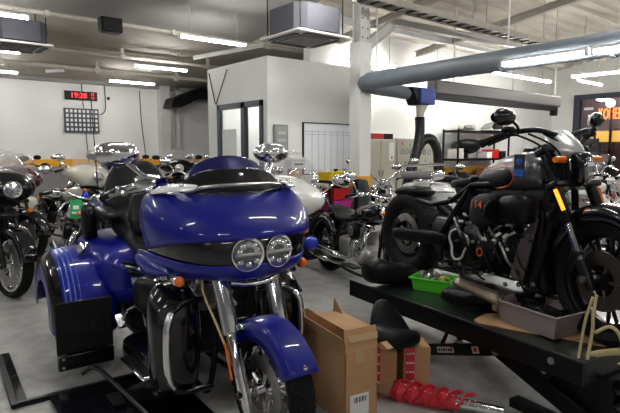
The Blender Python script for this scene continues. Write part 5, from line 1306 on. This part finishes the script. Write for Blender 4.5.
# scraps in front of lift
def on(x, d, z=0): q = W(x, d); return (q[0], q[1], z)
leather_pad('leather_saddle', 'black studded saddle standing upright on the red wrapped cartons', on(.46, 3.16, .345), math.radians(ang(120)), (.34, .28, .12), 'spare saddles by the cardboard box', tilt=(0, math.radians(-62)))
leather_pad('leather_saddle', 'black passenger pad lying on the red wrapped cartons under the upright saddle', on(.50, 2.95, .295), math.radians(ang(15)), (.32, .22, .13), 'spare saddles by the cardboard box')
def wrapped(label, c, a, d):
    t = thing('wrapped_carton', label, 'carton', c, a, 'red wrapped cartons on the floor')
    MB().box((0, 0, d[2]/2), d).build('carton', M_card, t, bevel=.004)
    w = d[0]*.36
    MB().box((-d[0]*.26, 0, d[2]/2), (w, d[1]+.006, d[2]+.006)).build('red_wrap', M_redtape, t, bevel=.004)
    b = MB()
    for i in range(3):
        for j in range(5): b.box((-d[0]*.26-w*.3+i*w*.3, -d[1]/2-.004, d[2]*(.12+.19*j)), (.012, .002, .010), (0, .5, 0))
    b.build('white_print', M_paper, t, smooth=False)
wrapped('red wrapped carton under the passenger pad, the left one', on(.44, 3.03), math.radians(ang(-8)), (.16, .2, .295))
wrapped('red wrapped carton under the passenger pad, the right one', on(.625, 3.05), math.radians(ang(4)), (.16, .2, .295))
t = thing('exhaust_pipe', 'chrome exhaust muffler bound with red tape lying on the floor', 'exhaust pipe', on(.66, 2.84, .05), math.radians(ang(-27)))
MB().tube([(-.34, 0, 0), (-.32, 0, 0), (.05, 0, 0), (.12, 0, 0), (.42, .01, 0)], .05, 20, rs=[.036, .047, .050, .036, .026]).build('muffler', M_chrome, t)
random.seed(9)
P_ = [(-.20+.028*k, .006*math.sin(k*2.1), .006*math.cos(k*1.7)) for k in range(14)]
rt = MB().tube(P_, .05, 14, rs=[(.054 if x < .04 else .054-(x-.04)*.12)+.004*((k*7) % 3) for k, (x, y, z) in enumerate(P_)])
rt.build('red_tape', M_redtape, t, ang=20)
for k in range(6):
    x = -.20+.075*k
    MB().tube(catmull([(x, -.05, -.02), (x+.03, -.065, .03), (x+.05, -.03, .065), (x+.09, .02, .06), (x+.10, -.01, .075)], 4), .016, 6, flat=.3).build('tape_end', M_redtape, t)
b = MB()
for k in range(16): b.ell((-.17+.03*k, -.02-.035*random.random(), .045+.015*random.random()), (.006, .004, .003), n=6, m=4)
b.each('tape_print', M_paper, t)
t = thing('red_tape_scrap', 'crumpled red tape on the floor right of the muffler', 'tape', on(1.02, 2.42, .0), 0)
MB().tube(catmull([(-.08, 0, .01), (-.04, .03, .03), (0, -.02, .015), (.05, .02, .035), (.09, -.01, .01)], 5), .014, 6, flat=.3).build('tape', M_redtape, t)

# ================================================================== WORK AREA BY THE OFFICE
q = (4.74, 5.30)
t = thing('tool_cart', 'black workshop cart under the yellow parts trays', 'cart', (q[0], q[1], 0), 0)
MB().box((0, 0, 1.03), (.52, .40, .04)).build('top_shelf', M_bmat, t, bevel=.01)
MB().box((0, 0, .62), (.50, .38, .03)).build('middle_shelf', M_bmat, t, bevel=.008)
MB().box((0, 0, .20), (.50, .38, .03)).build('lower_shelf', M_bmat, t, bevel=.008)
for sx in (-1, 1):
    for sy in (-1, 1):
        MB().box((sx*.235, sy*.175, .56), (.03, .03, .98)).build('post', M_dark, t, smooth=False)
        MB().lathe([(0, -.015), (.04, -.015), (.04, .015), (0, .015)], (sx*.235, sy*.175, .04), n=16).build('caster', M_dark, t)
for k, lab in enumerate(('yellow parts tray nearest the desk on the cart', 'middle yellow parts tray on the cart', 'yellow parts tray nearest the column')):
    q2 = (4.585+.155*k, 5.28)
    t2 = thing('parts_tray', lab, 'tray', (q2[0], q2[1], 1.05), 0, 'yellow parts trays on the cart')
    tray(t2, .13, .26, .11, M_yplas)
    q3 = (4.585+.155*k, 5.28)
    loose('hand_tool', ['white handled tool in the left yellow tray', 'dark tool standing in the middle yellow tray', 'grey tool bits in the right yellow tray'][k], 'tool', (q3[0], q3[1], 1.06), None, [('tool_body', MB().cyl((-.03, 0, .01), (.02, .02, .13), .012).box((.02, .02, .12), (.05, .03, .03)), [M_paper, M_bmat, M_steel][k])], 'tools in the yellow trays')
q2 = (4.74, 5.28)
t2 = thing('storage_bin', 'red plastic bin on the middle shelf of the cart', 'bin', (q2[0]+0, q2[1], .785), 0, 'bins in the cart'); tray(t2, .30, .26, .15, M_redpl)
t2 = thing('storage_bin', 'magenta plastic bin under the red bin', 'bin', (q2[0], q2[1], .636), 0, 'bins in the cart'); tray(t2, .34, .30, .135, M_magen)
loose('black_cloth', 'black gloves lying on top of the red bin', 'gloves', (q2[0], q2[1], .94), None, [('cloth', MB().ell((0, 0, .015), (.12, .08, .02), (0, .1, .3), 12, 6).ell((.07, .03, .02), (.05, .03, .02)), M_bmat)], None)
q2 = (5.06, 5.12)
t2 = thing('work_jacket', 'dark green grey jacket hanging on the right side of the cart', 'jacket', (q2[0], q2[1], 1.06), 0)
b = MB().stack([(.0, -.02, 0, .06, .12, 2.6), (-.06, 0, 0, .07, .14, 2.4), (-.3, .03, 0, .075, .15, 2.2), (-.55, .02, 0, .07, .13, 2.4), (-.68, .03, 0, .055, .10, 2.2)], 22)
b.v = [(x+.012*math.sin(y*60)*(1 if z < -.02 else .3), y, z) for x, y, z in b.v]
b.build('cloth', mat('jacket_cloth', (.055, .065, .065), .8), t2, sub=1)
# desk with things left of the cart
q = (4.22, 5.48)
t = thing('work_desk', 'black desk in front of the whiteboard, left of the cart', 'desk', (q[0], q[1], 0), 0)
MB().box((0, 0, .96), (.44, .5, .04)).build('desk_top', M_dark, t, bevel=.005)
MB().lohi((-.2, -.22, .0), (.2, .22, .94)).build('drawer_unit', M_bsatin, t, bevel=.006)
for k in range(3):
    d_ = MB().lohi((-.19, -.235, .08+.29*k), (.19, -.22, .34+.29*k)).build('drawer', M_bmat, t, bevel=.004)
    MB().box((0, -.245, .28+.29*k), (.12, .012, .015)).build('handle', M_steel, d_, smooth=False)
def smallbox(name, label, cat, x, d, z, dims, m, grp=None, extra=None):
    q = W(x, d); t = thing(name, label, cat, (q[0], q[1], z), 0, grp)
    MB().box((0, 0, dims[2]/2), dims).build('body', m, t, bevel=.004)
    if extra: extra(t, dims)
    return t
def lid(t, d): MB().box((0, -d[1]/2-.001, d[2]*.6), (d[0]*.3, .002, d[2]*.3)).build('label', M_paper, t, smooth=False)
smallbox('cardboard_box', 'small brown carton on the desk under the printer', 'box', -.206, 6.91, .98, (.12, .14, .12), M_card2, 'cartons on the desk', lid)
smallbox('cardboard_box', 'orange brown carton stacked behind the small carton', 'box', -.206, 6.91, 1.102, (.14, .14, .10), M_card, 'cartons on the desk', lid)
smallbox('printer', 'white desk printer stacked on the cartons', 'printer', -.206, 6.91, 1.204, (.22, .18, .12), M_steelp, None, lambda t, d: (MB().box((0, -.03, .14), (.2, .16, .03), (.25, 0, 0)).build('paper_tray', M_white, t, bevel=.004), MB().box((0, -.092, .06), (.15, .004, .02)).build('slot', M_dark, t, smooth=False)))
q = W(-.30, 6.35)
t = thing('office_chair', 'black office chair with rounded back at the desk', 'chair', (q[0], q[1], 0), math.radians(ang(80)))
MB().stack([(.66, -.16, 0, .03, .14, 3), (.85, -.19, 0, .035, .17, 3), (1.05, -.21, 0, .035, .15, 3), (1.14, -.215, 0, .02, .10, 2.6)], 22).build('backrest', M_bmat, t, sub=1)
MB().body([(-.2, 0, .50, .15, .03, 4), (-.15, 0, .50, .2, .045, 4), (.15, 0, .50, .2, .045, 4), (.2, 0, .50, .16, .03, 4)], 20).build('seat', M_bmat, t, sub=1)
MB().cyl((0, 0, .08), (0, 0, .47), .03).build('column', M_dark, t)
MB().tube([(-.15, 0, .47), (-.2, 0, .6), (-.19, 0, .8)], .02, 8).build('back_bracket', M_dark, t)
for k in range(5):
    a = 2*PI*k/5
    f = MB().tube([(0, 0, .10), (.24*math.cos(a), .24*math.sin(a), .07)], .02, 8).build('leg', M_dark, t)
    MB().ell((.24*math.cos(a), .24*math.sin(a), .03), (.03, .03, .03), n=10, m=6).build('caster', M_dark, f)

# ================================================================== THINGS ON THE RACK
rx, ry = 11.0, 7.2
t = thing('side_cover', 'cream and grey fairing piece on the top of the rack', 'fairing part', (rx-.45, ry, 1.90), 0)
MB().body([(-.28, 0, .06, .05, .05, 3), (-.2, 0, .10, .12, .09, 3), (.1, 0, .12, .13, .10, 3), (.3, 0, .06, .06, .05, 3)], 18).build('shell', M_cream, t, sub=1)
MB().body([(-.26, -.1, .08, .03, .05, 3), (-.1, -.13, .09, .03, .06, 3), (.05, -.12, .08, .02, .04, 3)], 14).build('grey_insert', M_grey, t, sub=1)
t = thing('windscreen_part', 'grey curved windscreen lying at the right end of the rack top', 'windscreen', (rx+.62, ry, 1.90), 0)
rows = [[(-.3+.6*i/8, -.15+.3*j/6, .26*math.sin(PI*(i+.5)/9)*(1-.3*(j/6)) + .02) for j in range(7)] for i in range(9)]
MB().grid(rows).build('screen', mat('smoke_grey', (.25, .25, .25), .2), t, sub=1, solid=.006)
MB().box((0, 0, .012), (.6, .3, .024)).build('mount', M_dark, t, bevel=.006)
t = thing('leather_saddle', 'black bundled seat on the upper shelf of the rack', 'motorcycle seat', (rx-.35, ry, 1.26), 0)
MB().body([(-.42, 0, .34, .05, .05, 3), (-.3, 0, .3, .14, .14, 2.6), (0, 0, .26, .17, .2, 2.6), (.3, 0, .3, .14, .14, 2.6), (.45, 0, .32, .06, .05, 3)], 20).build('cushion', M_leather, t, sub=1)
MB().cyl((-.1, 0, .0), (-.1, 0, .14), .05).build('mount', M_dark, t)
MB().tube(catmull([(-.4, 0, .34), (-.58, -.02, .36), (-.66, -.02, .26), (-.62, -.02, .22)], 5), .02, 8).build('strap', M_dark, t)
for k, (dx, z, dims, m, lab) in enumerate(((-.90, 1.26, (.2, .3, .22), M_steelp, 'grey white box at the left end of the upper rack shelf'), (.25, 1.26, (.22, .3, .14), M_paper, 'white packet on the upper rack shelf'),
        (.52, 1.26, (.30, .3, .20), M_redpl, 'red box on the upper rack shelf'), (.85, 1.26, (.26, .3, .16), M_bmat, 'black box at the right of the upper rack shelf'),
        (-.8, .70, (.3, .3, .24), M_bmat, 'black crate on the middle rack shelf, left end'), (-.3, .70, (.45, .3, .16), M_steel, 'flat metal case on the middle rack shelf'), (.4, .70, (.5, .3, .3), M_card, 'carton on the middle rack shelf, right side'),
        (-.5, .15, (.7, .3, .36), M_bmat, 'wide black crate on the bottom rack shelf'), (.5, .15, (.5, .3, .3), M_grey, 'grey crate on the bottom rack shelf'))):
    t = thing('storage_box', lab, 'box', (rx+dx, ry-.03, z-.005), 0, 'boxes on the storage rack')
    MB().box((0, 0, dims[2]/2), dims).build('body', m, t, bevel=.01)
    MB().box((0, 0, dims[2]+.006), (dims[0]+.01, dims[1]+.01, .012)).build('lid', m, t, bevel=.004)
